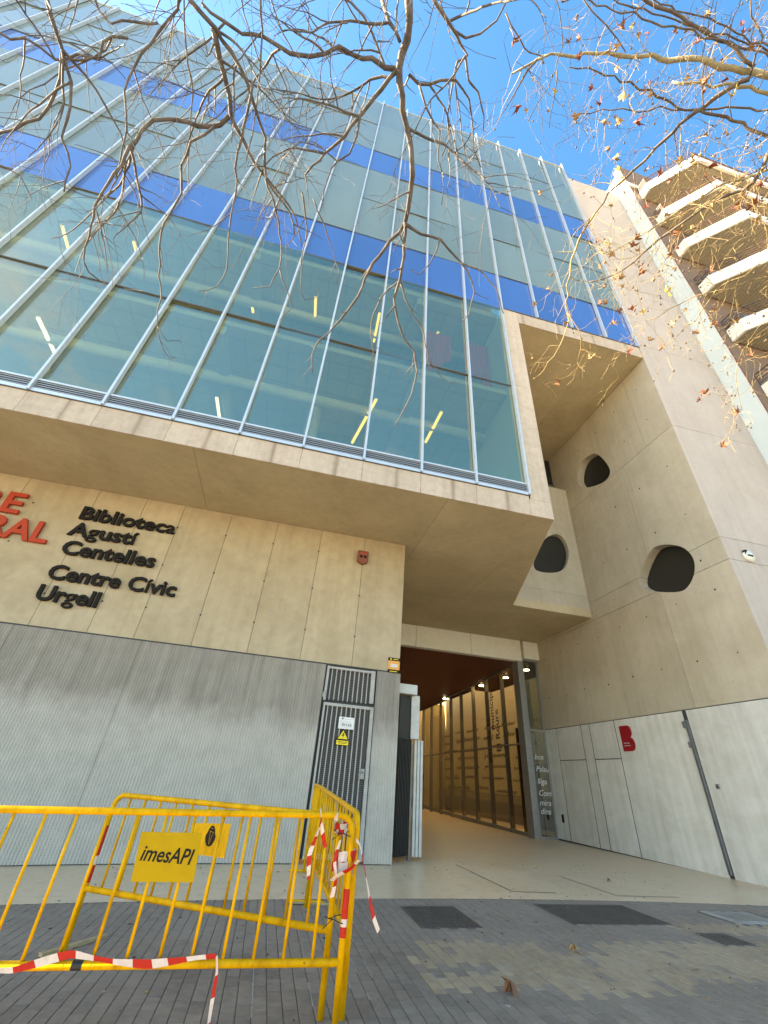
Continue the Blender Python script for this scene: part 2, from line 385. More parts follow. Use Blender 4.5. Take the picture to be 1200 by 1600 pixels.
def is_beige(x, y):
    if 5.0 < x < 9 and 5.75 < y < 6.15: return x+ (y-5.75)*.5 > 5.3
    return (4.42 < y < 5.2 and 1.55+(.75 if 4.75 < y < 4.95 else 0)-(0) < x < 8) or (5.2 <= y < 5.62 and 1.75 < x < 2.5) or (5.0 < y < 5.45 and 2.2 < x < 7.5 and not (3.0 < x < 3.7 and y > 5.22)) or (4.25 < y <= 4.42 and 2.6 < x < 3.9)
def pmesh(v):
    mb = MB(); w, h = PX/2-.003, PY/2-.003; t = .003
    b0 = [(-w, -h, -.03), (w, -h, -.03), (w, h, -.03), (-w, h, -.03)]; b1 = [(x, y, -.003) for x, y, _ in b0]
    b2 = [(x*.93, y*.96, 0) for x, y, _ in b0]
    mb.v = b0+b1+b2
    for k in (0, 4):
        for i in range(4):
            j = (i+1) % 4; mb.f.append([k+i, k+j, k+4+j, k+4+i]); mb.mi.append(0)
    mb.f.append([8, 9, 10, 11]); mb.mi.append(0); return mb
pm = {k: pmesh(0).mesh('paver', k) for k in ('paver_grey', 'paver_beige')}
near = 0; rest = {'paver_grey': MB(), 'paver_beige': MB()}
for d, x, y, vis in pv:
    k = 'paver_beige' if is_beige(x, y) and random.random() > .04 else 'paver_grey'
    z = gz(x, y)+random.uniform(-.0015, .0015); tx, ty = random.gauss(0, .006), random.gauss(0, .004)
    ky = min(1, (YP-.002-(y-PY/2))/PY); y -= PY*(1-ky)/2
    if vis and near < 298:
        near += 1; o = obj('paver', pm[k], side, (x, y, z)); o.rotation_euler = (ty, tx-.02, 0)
    else:
        mb = rest[k]; n = len(mb.v); q = pmesh(0)
        mb.v += [(x+a, y+b*ky, z+c+tx*a*2+ty*b*2) for a, b, c in q.v]; mb.f += [[n+i for i in f] for f in q.f]; mb.mi += q.mi
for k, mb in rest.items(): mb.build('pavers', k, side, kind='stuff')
# streaks of pale mortar left in some joints
mb = MB()
for _ in range(210):
    x = round(random.choice([random.uniform(2.2, 6.8), random.uniform(.8, 7.5)])/PX)*PX; y = random.choice([random.uniform(4.4, 5.6), random.uniform(5.6, 7.0), random.uniform(4.3, 5.4)])
    if any(in_rect(x, y, r, .1) for r in GR) or in_rect(x, y, COV, .1): continue
    if random.random() < .7: l = random.uniform(.08, .2); a = (x-.005, x+.005, y-l/2, y+l/2)
    else: y = (round(y/PY))*PY; a = (x, x+.1, y-.005, y+.005)
    z = gz(x, y)+.002; mb.poly([(a[0], a[2], z), (a[1], a[2], z), (a[1], a[3], z), (a[0], a[3], z)])
for x, y0, y1 in ((1.155, 4.75, 7.0), (.63, 4.3, 4.9), (.21, 4.2, 5.6)):
    y = y0
    while y < y1:
        l = random.uniform(.1, .3); z = gz(x, y)+.002
        if random.random() < .8: mb.poly([(x-.005, y, z), (x+.005, y, z), (x+.005, y+l, z+.0), (x-.005, y+l, z)])
        y += l+.02
mb.build('mortar_streaks', 'mortar', side, kind='stuff')
glab = ['square dark metal drain grate in the pavement, nearest the barrier corner', 'wide dark metal drain grate in the pavement before the entrance', 'small dark metal cover, rightmost in the pavement']
for r, lb in zip(GR, glab):
    cx, cy = (r[0]+r[1])/2, (r[2]+r[3])/2; z = gz(cx, cy); sl_ = math.atan(.036-.0046*cx)
    t = thing('drain_grate', lb, 'drain grate', (cx, cy, z)); t.rotation_euler = (0, -sl_, 0)
    w, h = (r[1]-r[0])/2, (r[3]-r[2])/2
    f = MB()
    f.box(-w-.02, w+.02, -h-.02, -h, -.02, .006).box(-w-.02, w+.02, h, h+.02, -.02, .006).box(-w-.02, -w, -h, h, -.02, .006).box(w, w+.02, -h, h, -.02, .006)
    f.build('frame', 'grate_metal', t)
    su = MB(); k_ = .085
    su.box(-w-.021-k_, w+.021+k_, -h-.021-k_, -h-.021, -.02, -.001).box(-w-.021-k_, w+.021+k_, h+.021, h+.021+k_, -.02, -.001).box(-w-.021-k_, -w-.021, -h-.021, h+.021, -.02, -.001).box(w+.021, w+.021+k_, -h-.021, h+.021, -.02, -.001)
    su.build('surround', 'paver_grey', t)
    MB().box(-w, w, -h, h, -.06, -.035).build('pit', 'void', t)
    n = int(2*w/.042); sm = MB().box(-.012, .012, -h, h, -.03, .003).mesh('slat', 'grate_metal')
    for i in range(n): obj('slat', sm, t, (-w+(i+.5)*2*w/n, 0, 0))
    cb = MB()
    for i in range(1, int(2*h/.1)): cb.box(-w, w, -h+i*.1-.006, -h+i*.1+.006, -.03, 0.001)
    cb.build('cross_bars', 'grate_metal', t, kind='stuff')
cx, cy = (COV[0]+COV[1])/2, (COV[2]+COV[3])/2
t = thing('manhole_cover', 'worn pale manhole cover with patched mortar rim near the right wall', 'manhole cover', (cx, cy, gz(cx, cy)))
MB().box(-.42, .42, -.3, .3, -.03, .000).build('rim', 'mortar', t, bevel=.003); MB().box(-.33, .33, -.22, .22, -.02, .005).build('lid', 'steel', t, bevel=.003)
# saw-cut joints in the forecourt
for pts in ([(4.08, 10.2), (4.06, 7.85)], [(4.06, 7.85), (4.8, 7.82)], [(5.8, 9.3), (5.8, 7.72)], [(5.8, 7.72), (7.0, 7.74)]):
    mb = MB(); (x0, y0), (x1, y1) = pts; n = 8
    d = Vector((x1-x0, y1-y0)).normalized(); w = Vector((-d.y, d.x))*.012
    for i in range(n):
        a = Vector((x0+(x1-x0)*i/n, y0+(y1-y0)*i/n)); b_ = Vector((x0+(x1-x0)*(i+1)/n, y0+(y1-y0)*(i+1)/n))
        mb.poly([(p.x, p.y, gz(p.x, p.y)+.004) for p in (a-w, b_-w, b_+w, a+w)])
    mb.build('floor_joint', 'grate_metal', None, kind='structure')

# ------------------------------------------------------------------ the library building
LIB = thing('library_building', 'angular concrete library with overhanging glass curtain wall and tower', 'building')
YF, YW, ZS, XR, ZTOP = 7.40, 9.95, 6.94, 10.69, 33.5
XL = -31.4
G = .004
depsg = None
def cut(o, cutters):
    for c in cutters:
        b_ = o.modifiers.new('hole', 'BOOLEAN'); b_.operation = 'DIFFERENCE'; b_.object = c; b_.solver = 'EXACT'
    dg = bpy.context.evaluated_depsgraph_get(); me = bpy.data.meshes.new_from_object(o.evaluated_get(dg))
    o.modifiers.clear(); o.data = me
# lower wall: tall concrete formwork panels with recessed joints
seams = [-30.6]+[(-30.6+1.185*i) for i in range(1, 22)]+[-5.31, -4.2, -3.28, -2.1, -.9, .28, 1.48, 2.64]
seams = [s for s in seams if s < -6 or s > -5.4]; seams = sorted(set(seams))
for a, b_ in zip(seams[:-1], seams[1:]):
    MB().box(a+G, b_-G, YW, YW+.3, 3.52, ZS-.006).build('concrete_panel', 'wall_concrete', LIB, bevel=.004)
MB().box(-30.6, 2.62, YW+.02, YW+.28, 3.5, ZS-.01).build('wall_core', 'slot', LIB)
# tie holes
th = MB()
for x in [-6.57, -5.35, -4.2, -3.3, -2.13, -.94, .25, 1.45]:
    for z in (6.29, 5.25, 4.21): th.tube([(x+.03, YW-.003, z), (x+.03, YW+.01, z)], .022, 8)
th.build('tie_holes', 'slot', LIB, kind='stuff')
# corrugated cladding below, in sheets
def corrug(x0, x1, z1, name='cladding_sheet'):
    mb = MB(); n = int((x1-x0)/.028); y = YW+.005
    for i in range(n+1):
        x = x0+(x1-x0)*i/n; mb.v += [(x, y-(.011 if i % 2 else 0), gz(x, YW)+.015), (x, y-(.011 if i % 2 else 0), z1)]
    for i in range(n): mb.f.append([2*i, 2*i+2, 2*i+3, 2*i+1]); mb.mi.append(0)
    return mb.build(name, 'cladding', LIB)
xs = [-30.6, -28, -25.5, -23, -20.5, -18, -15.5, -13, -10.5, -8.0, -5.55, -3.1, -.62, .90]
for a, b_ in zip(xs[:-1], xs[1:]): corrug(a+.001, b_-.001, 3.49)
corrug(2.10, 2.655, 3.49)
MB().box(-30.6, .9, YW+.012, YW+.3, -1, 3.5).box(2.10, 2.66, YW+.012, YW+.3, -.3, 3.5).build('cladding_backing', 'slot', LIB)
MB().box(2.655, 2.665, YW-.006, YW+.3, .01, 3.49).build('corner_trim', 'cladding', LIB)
MB().box(-30.6, 2.64, YW+.002, YW+.05, 3.492, 3.519).build('shadow_gap', 'slot', LIB)
# service door
DR = thing('service_door', 'tall grey barred metal service door with a lock, set in the cladding', 'door', (1.5, YW, 0))
ox = 1.5
MB().box(.88-ox, 2.12-ox, .06, .08, .02, 3.49).build('backing', 'slot', DR)
MB().box(.93-ox, .985-ox, -.03, .05, 2.74, 3.47).box(1.965-ox, 2.06-ox, -.03, .05, 2.77, 3.47).box(.985-ox, 1.965-ox, -.028, .05, 3.41, 3.46).build('transom_frame', 'door_metal', DR, bevel=.004)
MB().box(.955-ox, .995-ox, -.03, .05, .03, 2.70).box(2.005-ox, 2.08-ox, -.03, .05, .03, 2.70).box(.995-ox, 2.005-ox, -.028, .05, .03, .12).box(.995-ox, 2.005-ox, -.025, .05, 2.64, 2.70).build('leaf_frame', 'door_metal', DR, bevel=.004)
sm = MB().box(-.010, .010, -.022, .045, .12, 2.64).mesh('bar', 'door_metal'); sm2 = MB().box(-.010, .010, -.022, .045, 2.76, 3.41).mesh('bar', 'door_metal')
for i in range(9):
    x = 1.055+i*.104; obj('bar', sm, DR, (x-ox, 0, 0)); obj('bar', sm2, DR, (x-ox, 0, 0))
# expanded mesh behind the bars
mb = MB()
for i in range(100):
    z = .1+i*.034
    if abs(z-2.72) > .05: mb.box(.99-ox, 1.99-ox, .048, .056, z, z+.020)
mb.build('mesh_screen', 'mesh_grey', DR, kind='stuff')
MB().box(1.90-ox, 1.985-ox, -.045, -.02, 1.34, 1.52).build('lock_plate', 'steel', DR, bevel=.004)
MB().tube([(1.94-ox, -.05, 1.46), (1.94-ox, -.09, 1.46), (1.86-ox, -.1, 1.455)], .011, 8).build('handle', 'steel', DR, True)
MB().box(.90-ox, .95-ox, -.05, .0, 2.80, 2.90).build('hinge', 'steel', DR)

# soffits
def slab(poly, z, name, m_, th=.3): return MB().prism([(x, y, z) for x, y in poly], (0, 0, th)).build(name, m_, LIB, bevel=.003)
xd = lambda y: 5.66+(y-YF)*(7.5-5.66)/(12.86-YF)
cuts_ = [-31.4, -25.6, -19.9, -14.2, -8.45, -2.75, 2.95]
for a, b_ in zip(cuts_[:-1], cuts_[1:]):
    slab([(a+G, YF+.034), (b_-G, YF+.034), (b_-G, YW+.4), (a+G, YW+.4)], ZS, 'soffit_slab', 'soffit_concrete')
ym = 9.98
slab([(2.95+G, YF+.034), (5.66, YF+.034), (xd(ym)-.0, ym-G), (2.95+G, ym-G)], ZS, 'soffit_slab', 'soffit_concrete')
slab([(2.95+G, ym+G), (5.6, ym+G), (5.6, 16.9), (2.95+G, 16.9)], ZS, 'soffit_slab', 'soffit_concrete')
slab([(5.6+2*G, ym+G), (xd(ym), ym+G), (7.5, 12.86), (XR-.005, 12.86), (XR-.005, 16.9), (5.6+2*G, 16.9)], ZS, 'soffit_slab', 'soffit_concrete')
slab([(-2.75, YW+.4), (2.95-G, YW+.4), (2.95-G, 16.9), (-2.75, 16.9)], ZS, 'soffit_slab', 'soffit_concrete')
ZU = 15.08
slab([(5.62, YF+.034), (8.95-G, YF+.034), (8.95-G, 13.6), (7.4, 13.6)], ZU, 'upper_soffit_slab', 'soffit_concrete')
slab([(8.95+G, YF+.034), (XR-.005, YF+.034), (XR-.005, 13.6), (8.95+G, 13.6)], ZU, 'upper_soffit_slab', 'soffit_concrete')
# parapet bands in bay-wide pieces
def band(x0, x1, z0, z1): MB().box(x0, x1, YF, YF+.03, z0, z1).build('parapet_panel', 'parapet', LIB, bevel=.004)
bays = [5.06-1.4*i for i in range(27)][::-1]
for a, b_ in zip(bays[:-1], bays[1:]):
    if a > -31.5: band(a+.003, b_-.003, ZS-.002, 7.50)
band(5.063, 5.66, ZS-.002, 7.42)
for z0, z1 in ((7.424, 11.64), (11.646, ZU-.01)): band(5.10, 5.66, z0, z1)
xb = [5.66, 7.86, 9.26, 10.66]
band(5.10, 5.655, ZU-.006, 15.66)
for a, b_ in zip(xb[:-1], xb[1:]): band(a+.003, b_-.001, ZU-.006, 15.66)
# right flank of the glass box
MB().box(-31.4, 5.6, YF+.035, YF+.3, 7.26, 7.5).box(5.11, 5.62, YF+.035, YF+.3, 7.51, ZU).box(5.11, XR-.01, YF+.035, YF+.09, ZU+.31, 15.64).build('parapet_core', 'slot', LIB)
MB().prism([(5.655, YF+.034, ZS+.01), (7.49, 12.85, ZS+.01), (7.2, 12.95, ZS+.01), (5.35, YF+.1, ZS+.01)], (0, 0, ZU-ZS-.02)).build('box_flank', 'wall_concrete', LIB)
# recessed wall with porthole
def hole_poly(px, zm, pl, plane):
    out = []
    for x, y in px:
        u, v = zm(x, y); p = onX(u, v, pl) if plane == 'X' else onY(u, v, pl); out.append(p)
    return out
def smooth_loop(pts, n=2):
    for _ in range(n):
        q = []
        for i in range(len(pts)):
            a, b_ = pts[i], pts[(i+1) % len(pts)]; q += [a*.75+b_*.25, a*.25+b_*.75]
        pts = q
    return pts
h1 = smooth_loop(hole_poly([(300, 572), (430, 577), (508, 640), (522, 740), (470, 845), (390, 862), (230, 850), (172, 800), (240, 620)], lambda x, y: (950+x/3.808, 700+y/3.808), XR, 'X'))
h2 = smooth_loop(hole_poly([(652, 1110), (680, 1035), (745, 990), (790, 1005), (855, 1085), (850, 1140), (800, 1185), (690, 1215), (650, 1180)], lambda x, y: (740+x/4, 460+y/4), XR, 'X'))
h3 = smooth_loop(hole_poly([(770, 960), (800, 860), (855, 785), (925, 780), (965, 860), (960, 930), (925, 980), (830, 985)], lambda x, y: (600+x/3.333, 600+y/3.333), 12.86, 'Y'))
def cutter(loop, vec):
    off = Vector(vec)*.5
    return MB().prism([p-off for p in loop], Vector(vec)*2.).build('cutter', 'slot')
c1, c2, c3 = cutter(h1, (.34, 0, 0)), cutter(h2, (.34, 0, 0)), cutter(h3, (0, .3, 0))
for o in (c1, c2, c3): o.hide_render = True
r2 = [(ZS+.002, 7.75), (7.756, 12.78)]
for z0, z1 in r2:
    o = MB().box(7.35, XR-.004, 12.862, 13.1, z0, z1).build('recess_panel', 'inner_concrete', LIB)
    cut(o, [c3])
MB().box(7.35, XR-.004, 12.862, 13.6, 12.786, 12.81).build('recess_ledge', 'inner_concrete', LIB)
MB().box(7.35, XR-.004, 13.6, 13.7, 12.8, ZU).build('recess_back', 'void', LIB)
MB().box(9.6, XR-.01, 13.5, 13.58, 12.9, 13.5).build('recess_window', 'dark_frame', LIB)
def port(loop, vec):
    return MB().prism([p*1.0 for p in [q+Vector(vec) for q in loop]], Vector(vec)*.1).build('porthole_window', 'porthole_dark', LIB)
def grow(loop, f):
    c = sum(loop, Vector())/len(loop); return [c+(p-c)*f for p in loop]
port(grow(h1, 1.05), (.30, 0, 0)); port(grow(h2, 1.05), (.30, 0, 0)); port(grow(h3, 1.05), (0, .18, 0))
# tower: inner side wall in cast lifts
YB = 17.0
def tw(y0, y1, z0, z1, cs=(), m_='inner_concrete'):
    o = MB().box(XR, XR+.32, y0+.006, y1-.006, z0+.006, z1-.006).build('tower_side_panel', m_, LIB)
    if cs: cut(o, cs)
rows = [(3.52, 6.83, [YF, 9.72, 12.1, 14.5, YB]), (6.83, 7.5, [YF, 9.2, 13.2, YB]), (7.5, 11.65, [YF, 9.75, 12.3, YB]), (11.65, ZU, [YF, 8.52, 9.72, 10.83, 12.0, YB])]
for z0, z1, ys in rows:
    for a, b_ in zip(ys[:-1], ys[1:]):
        cs = []
        for c, lp in ((c1, h1), (c2, h2)):
            if min(p.y for p in lp) < b_ and max(p.y for p in lp) > a and min(p.z for p in lp) < z1 and max(p.z for p in lp) > z0: cs.append(c)
        tw(a, b_, z0, z1, cs)
for o in (c1, c2, c3): bpy.data.objects.remove(o)
MB().box(XR+.42, XR+.5, YF+.3, YB, 0, 32).build('tower_core', 'slot', LIB)
tm_ = MB(); rq = random.Random(9)
for z in (4.6, 6.2, 7.15, 8.6, 10.4, 12.6, 14.1):
    for k in range(8):
        y = 8.1+k*1.17+rq.uniform(-.05, .05); zz = z+rq.uniform(-.05, .05)
        if abs(y-9.4) < 1.2 and 6.3 < zz < 8.4 or abs(y-11) < 1.1 and 11.6 < zz < 13.6: continue
        tm_.tube([(XR-.003, y, zz), (XR+.01, y, zz)], rq.choice([.02, .026, .03]), 8)
tm_.build('tie_holes', 'slot', LIB, kind='stuff')
# tower front
zs = [3.52, 6.83, 7.5, 11.65, 15.9, 20.2, 24.5, 28.6, 31.8]
for z0, z1 in zip(zs[:-1], zs[1:]):
    MB().box(XR+.001, 14.045, YF-.002, YF+.3, z0+.005, z1-.005).build('tower_front_panel', 'tower_concrete', LIB, bevel=.004)
MB().box(XR+.33, 14.04, YF+.3, YB, 3.6, 31.75).build('tower_body', 'tower_concrete', LIB)
# white steel base panels on the inner side (y0, y1, z0, z1)
def bp(y0, y1, z0, z1, lab=None):
    MB().box(XR-.03, XR-.019, y0+.016, y1-.016, z0, z1-.006).build('steel_panel', 'base_panel', LIB, bevel=.003)
gb = gz(XR, 12)+.012
for y0, y1 in ((YF, 10.04), (10.14, 12.825)): bp(y0, y1, gb, 3.505)
for y0, y1 in ((12.83, 14.07), (14.56, 16.06)):
    bp(y0, y1, gb, 2.425); bp(y0, y1, 2.445, 3.505)
bp(14.08, 14.55, gb, 3.505); bp(16.07, 16.95, gb, 3.505)
MB().box(XR-.018, XR+.2, YF, 16.95, -.3, 3.515).build('base_backing', 'slot', LIB)
MB().box(XR+.2, 14.04, YF, YF+.3, -.3, 3.51).build('steel_panel', 'base_panel', LIB)
rl = MB(); rl.box(XR-.075, XR-.0, 10.05, 10.075, .1, 3.27).box(XR-.075, XR, 10.105, 10.13, .1, 3.27).box(XR-.02, XR, 10.075, 10.105, .1, 3.27).box(XR-.09, XR-.03, 10.13, 10.2, 3.08, 3.24).box(XR-.09, XR-.03, 10.13, 10.19, 2.62, 2.76)
rl.build('steel_channel', 'steel', LIB, bevel=.003)

# curtain wall -----------------------------------------------------
ZR = [7.88, 11.62, 15.70, 18.03, 21.0, 23.98, 26.3, 29.85, ZTOP]
RM = ['facade_glass', 'facade_glass', 'blue_pane', 'frosted_pane', 'frosted_pane', 'blue_pane', 'frosted_pane', 'frosted_pane']
NB = 26
pmesh_ = [MB().box(-.685, .685, 0, .024, .012, z1-z0-.012).mesh('glass_pane', mm_) for z0, z1, mm_ in zip(ZR[:-1], ZR[1:], RM)]
def pane(xc, r):
    o = obj('glass_pane', pmesh_[r], LIB, (xc, YF+.045, ZR[r])); o.rotation_euler = (R(random.gauss(0, .3)), 0, R(random.gauss(0, .3)))
for i in range(NB):
    for r in range(8): pane(5.06-1.4*(i+.5), r)
for i in range(4):
    for r in range(2, 8): pane(5.06+1.4*(i+.5), r)
fin = MB().box(-.025, .025, -.075, .04, 7.52, ZTOP+.15).mesh('mullion_fin', 'aluminium')
fin2 = MB().box(-.025, .025, -.075, .04, 15.68, ZTOP+.15).mesh('mullion_fin', 'aluminium')
clip = MB().box(-.035, .035, -.06, .02, ZTOP+.06, ZTOP+.12).mesh('fin_clip', 'aluminium')
for i in range(NB+1): obj('mullion_fin', fin, LIB, (5.06-1.4*i, YF, 0))
for i in range(1, 5): obj('mullion_fin', fin2, LIB, (5.06+1.4*i-(.03 if i == 4 else 0), YF, 0))
xa, xz = 5.06-1.4*NB, 5.06
for z in ZR[1:-1]: MB().box(xa, xz if z < 15 else XR-.01, YF+.028, YF+.1, z-.013, z+.013).build('transom', 'dark_frame', LIB)
MB().box(xa, XR-.002, YF+.03, YF+.5, ZTOP, ZTOP+.06).build('roof_coping', 'aluminium', LIB)
lv = MB(); lv.box(.03, 1.37, -.03, .06, 7.515, 7.60).box(.03, 1.37, -.03, .06, 7.83, 7.875)
sill = lv.mesh('sill_frame', 'aluminium'); ls = MB().box(.03, 1.37, -.012, .05, 0, .022).mesh('louvre_slat', 'louvre_metal'); lbk = MB().box(.03, 1.37, .055, .07, 7.6, 7.83).mesh('louvre_backing', 'slot')
for i in range(9):
    x = 5.06-1.4*(i+1); obj('sill_frame', sill, LIB, (x, YF, 0)); obj('louvre_backing', lbk, LIB, (x, YF, 0))
    for z in (7.635, 7.69, 7.745, 7.80): obj('louvre_slat', ls, LIB, (x, YF, z-.01))
MB().box(xa, 5.06-1.4*9, YF-.03, YF+.06, 7.515, 7.875).build('sill_frame', 'aluminium', LIB)
MB().box(xa, 5.09, YF-.032, YF+.02, 7.502, 7.513).build('drip_edge', 'dark_frame', LIB)
MB().box(5.12, XR-.01, YF-.03, YF+.06, 15.665, 15.685).build('sill_frame', 'dark_frame', LIB)
# interior: floors, ceilings, back wall
MB().box(xa, 5.0, YF+.35, 16.9, ZS+.32, 7.4).build('interior_floor', 'interior_wall', LIB)
MB().box(xa, 5.0, YF+.25, 13.0, 11.42, 11.60).build('interior_ceiling', 'interior_ceiling', LIB)
MB().box(xa, 5.0, YF+.25, 16.9, 15.42, 15.66).build('interior_ceiling', 'interior_ceiling', LIB)
MB().box(xa, 6.6, 13.0, 13.1, 7.4, 15.4).build('interior_back_wall', 'interior_wall', LIB)
MB().box(5.02, 5.08, YF+.1, 13.0, 7.5, 15.4).build('interior_side_wall', 'interior_wall', LIB)
rb = MB()
for zc_ in (11.42, 15.42):
    for k in range(9): rb.box(xa, 5.0, YF+.6+k*.6, YF+.612+k*.6, zc_-.008, zc_)
    for k in range(60): rb.box(5.0-k*.6, 5.012-k*.6, YF+.3, 12.9, zc_-.007, zc_)
rb.build('ceiling_grid', 'louvre_metal', LIB, kind='stuff')
for zc_ in (11.42, 15.42):
    MB().tube([(xa, 9.3, zc_-.32), (5.0, 9.3, zc_-.32)], .16, 12).build('air_duct', 'interior_white', LIB, True)
    MB().tube([(xa, 11.6, zc_-.3), (5.0, 11.6, zc_-.3)], .11, 10).build('air_duct', 'interior_white', LIB, True)
    for x_ in (-9.0, -3.4, 2.2): MB().box(x_-.14, x_+.14, YF+.3, 12.98, zc_-.36, zc_-.01).build('ceiling_beam', 'interior_wall', LIB)
for x_ in (-12, -.6): MB().tube([(x_, 9.6, 7.4), (x_, 9.6, 11.42)], .2, 16).build('column', 'interior_wall', LIB, True)
MB().box(xa, XR, 16.9, 17.2, ZS, ZTOP).build('rear_wall', 'wall_concrete', LIB)
MB().box(xa, XR, YF+.3, 17.2, ZTOP-.3, ZTOP-.01).build('roof', 'wall_concrete', LIB)
MB().box(xa-.3, xa, YF, 17.2, -1, ZTOP).build('end_wall', 'wall_concrete', LIB)
MB().box(xa, XR, YF+.1, YF+.12, 15.75, ZTOP-.4).build('facade_backing', 'slot', LIB)
# mezzanine guard rail behind the second row
mr_ = MB()
for z in (11.75, 12.15, 12.5): mr_.box(-2.6, 1.4, 8.35, 8.38, z, z+.03)
for i in range(7): mr_.box(-2.6+i*.66, -2.57+i*.66, 8.35, 8.38, 11.6, 12.5)
mr_.build('guard_rail', 'interior_white', LIB)
# fluorescent lamps hung under the two ceilings
def lamp(p0, p1, where, warm=True):
    a, b_ = Vector(p0), Vector(p1); d = b_-a
    t = thing('ceiling_lamp', where, 'lamp', a, 'strip lamps on the library ceilings')
    n = Vector((-d.y, d.x, 0)).normalized()*.035
    MB().prism([-n*1.5+Vector((0, 0, .05)), d-n*1.5+Vector((0, 0, .05)), d+n*1.5+Vector((0, 0, .05)), n*1.5+Vector((0, 0, .05))], (0, 0, .05)).build('housing', 'interior_white', t)
    MB().prism([-n, d-n, d+n, n], (0, 0, .05)).build('tube', 'lamp_tube' if warm else 'lamp_tube_white', t)
Z1, Z2 = 10.95, 14.95
LP = [((58, 497), (85, 553), Z1, 0, 'white lit strip lamp behind the glass, leftmost in the lowest glazing row'),
 ((338, 622), (343, 658), Z1, 0, 'short white lit strip lamp behind the lowest glazing row above the word Biblioteca'),
 ((550, 693), (588, 625), Z1, 1, 'yellow lit strip lamp, third from the right in the lowest glazing row'),
 ((665, 692), (690, 645), Z1, 1, 'yellow lit strip lamp, second from the right in the lowest glazing row'),
 ((750, 745), (783, 668), Z1, 1, 'long yellow lit strip lamp behind the rightmost pane of the lowest glazing row'),
 ((96, 353), (106, 390), Z2, 1, 'yellow lit strip lamp, leftmost in the second glazing row'),
 ((208, 378), (212, 393), Z2, 1, 'tiny yellow lit strip lamp, second from the left in the second glazing row'),
 ((394, 481), (395, 489), Z2, 1, 'tiny yellow lit strip lamp, third from the left in the second glazing row'),
 ((493, 465), (492, 495), Z2, 1, 'yellow lit strip lamp above the white mezzanine guard rail'),
 ((593, 490), (584, 535), Z2, 1, 'tall yellow lit strip lamp just left of the red curtain'),
 ((685, 520), (672, 555), Z2, 1, 'yellow lit strip lamp seen against the red curtain'),
 ((760, 570), (750, 585), Z2, 1, 'short yellow lit strip lamp, rightmost in the second glazing row')]
for a, b_, z, w, lb in LP: lamp(onZ(*a, z), onZ(*b_, z), lb, w)
cu = MB()
for (xa_, xb_, zb) in ((2.55, 3.55, 14.35), (4.05, 4.98, 14.3)):
    n = 14
    P = lambda i, z: (xa_+(xb_-xa_)*i/n, 8.5+(.04 if i % 2 else -.04), z)
    for i in range(n): cu.poly([P(i, 12.5+(2.2*(i/n) if xa_ < 3 else 2.0*(1-i/n))*.5), P(i+1, 12.5+(2.2*((i+1)/n) if xa_ < 3 else 2.0*(1-(i+1)/n))*.5), P(i+1, zb+.6), P(i, zb+.6)])
tag(cu.build('curtain', 'red_curtain'), 'dull red curtain hanging behind the second glazing row', 'curtain')

# ------------------------------------------------------------------ entrance
EN = LIB
for a, b_ in ((2.7, 5.05), (5.05, 7.5), (7.5, 9.84)): MB().box(a+.008, b_-.008, 16.6, 16.88, 6.06, ZS-.004).build('fascia_panel', 'white_render', EN, bevel=.004)
MB().box(9.97, XR-.01, 16.6, 16.88, 6.2, ZS-.004).build('fascia_panel', 'white_render', EN, bevel=.004)
MB().box(9.62, 9.84, 16.62, 17.1, gz(9.7, 17), 6.06).box(9.865, 9.93, 16.75, 17.1, gz(9.7, 17), 6.4).build('entrance_post', 'mullion_grey', EN, bevel=.006)
MB().box(2.66, 10.9, 16.9, 36, 6.08, 6.2).build('passage_ceiling', 'red_ceiling', EN)
MB().box(2.4, 2.66, YW+.3, 36, -.4, ZS-.02).build('passage_wall', 'wall_concrete', EN)
MB().box(-3, 20, 36, 36.3, -1, 7).build('passage_wall', 'wall_concrete', EN)
# side door glazing between post and tower
dz = gz(10.3, 17)
MB().box(9.96, 9.99, 16.8, 16.9, dz, 6.19).box(10.60, 10.65, 16.8, 16.9, dz, 6.19).box(9.99, 10.60, 16.8, 16.9, dz, dz+.07).box(9.99, 10.60, 16.8, 16.9, 3.42, 3.49).box(9.99, 10.60, 16.8, 16.9, 6.14, 6.19).build('door_frame', 'mullion_grey', EN)
MB().box(9.99, 10.60, 16.84, 16.855, dz+.07, 3.42).build('glass_pane', 'door_glass', EN); MB().box(9.99, 10.60, 16.84, 16.855, 3.49, 6.14).build('glass_pane', 'door_glass', EN)
MB().box(9.99, 10.66, 17.6, 17.7, 3.7, 5.5).build('reflection_panel', 'interior_white', EN)  # white panel standing in for the pale reflection in the upper pane
MB().box(9.99, 10.66, 17.9, 18.0, dz, 3.6).build('inner_blackboard', 'void', EN)
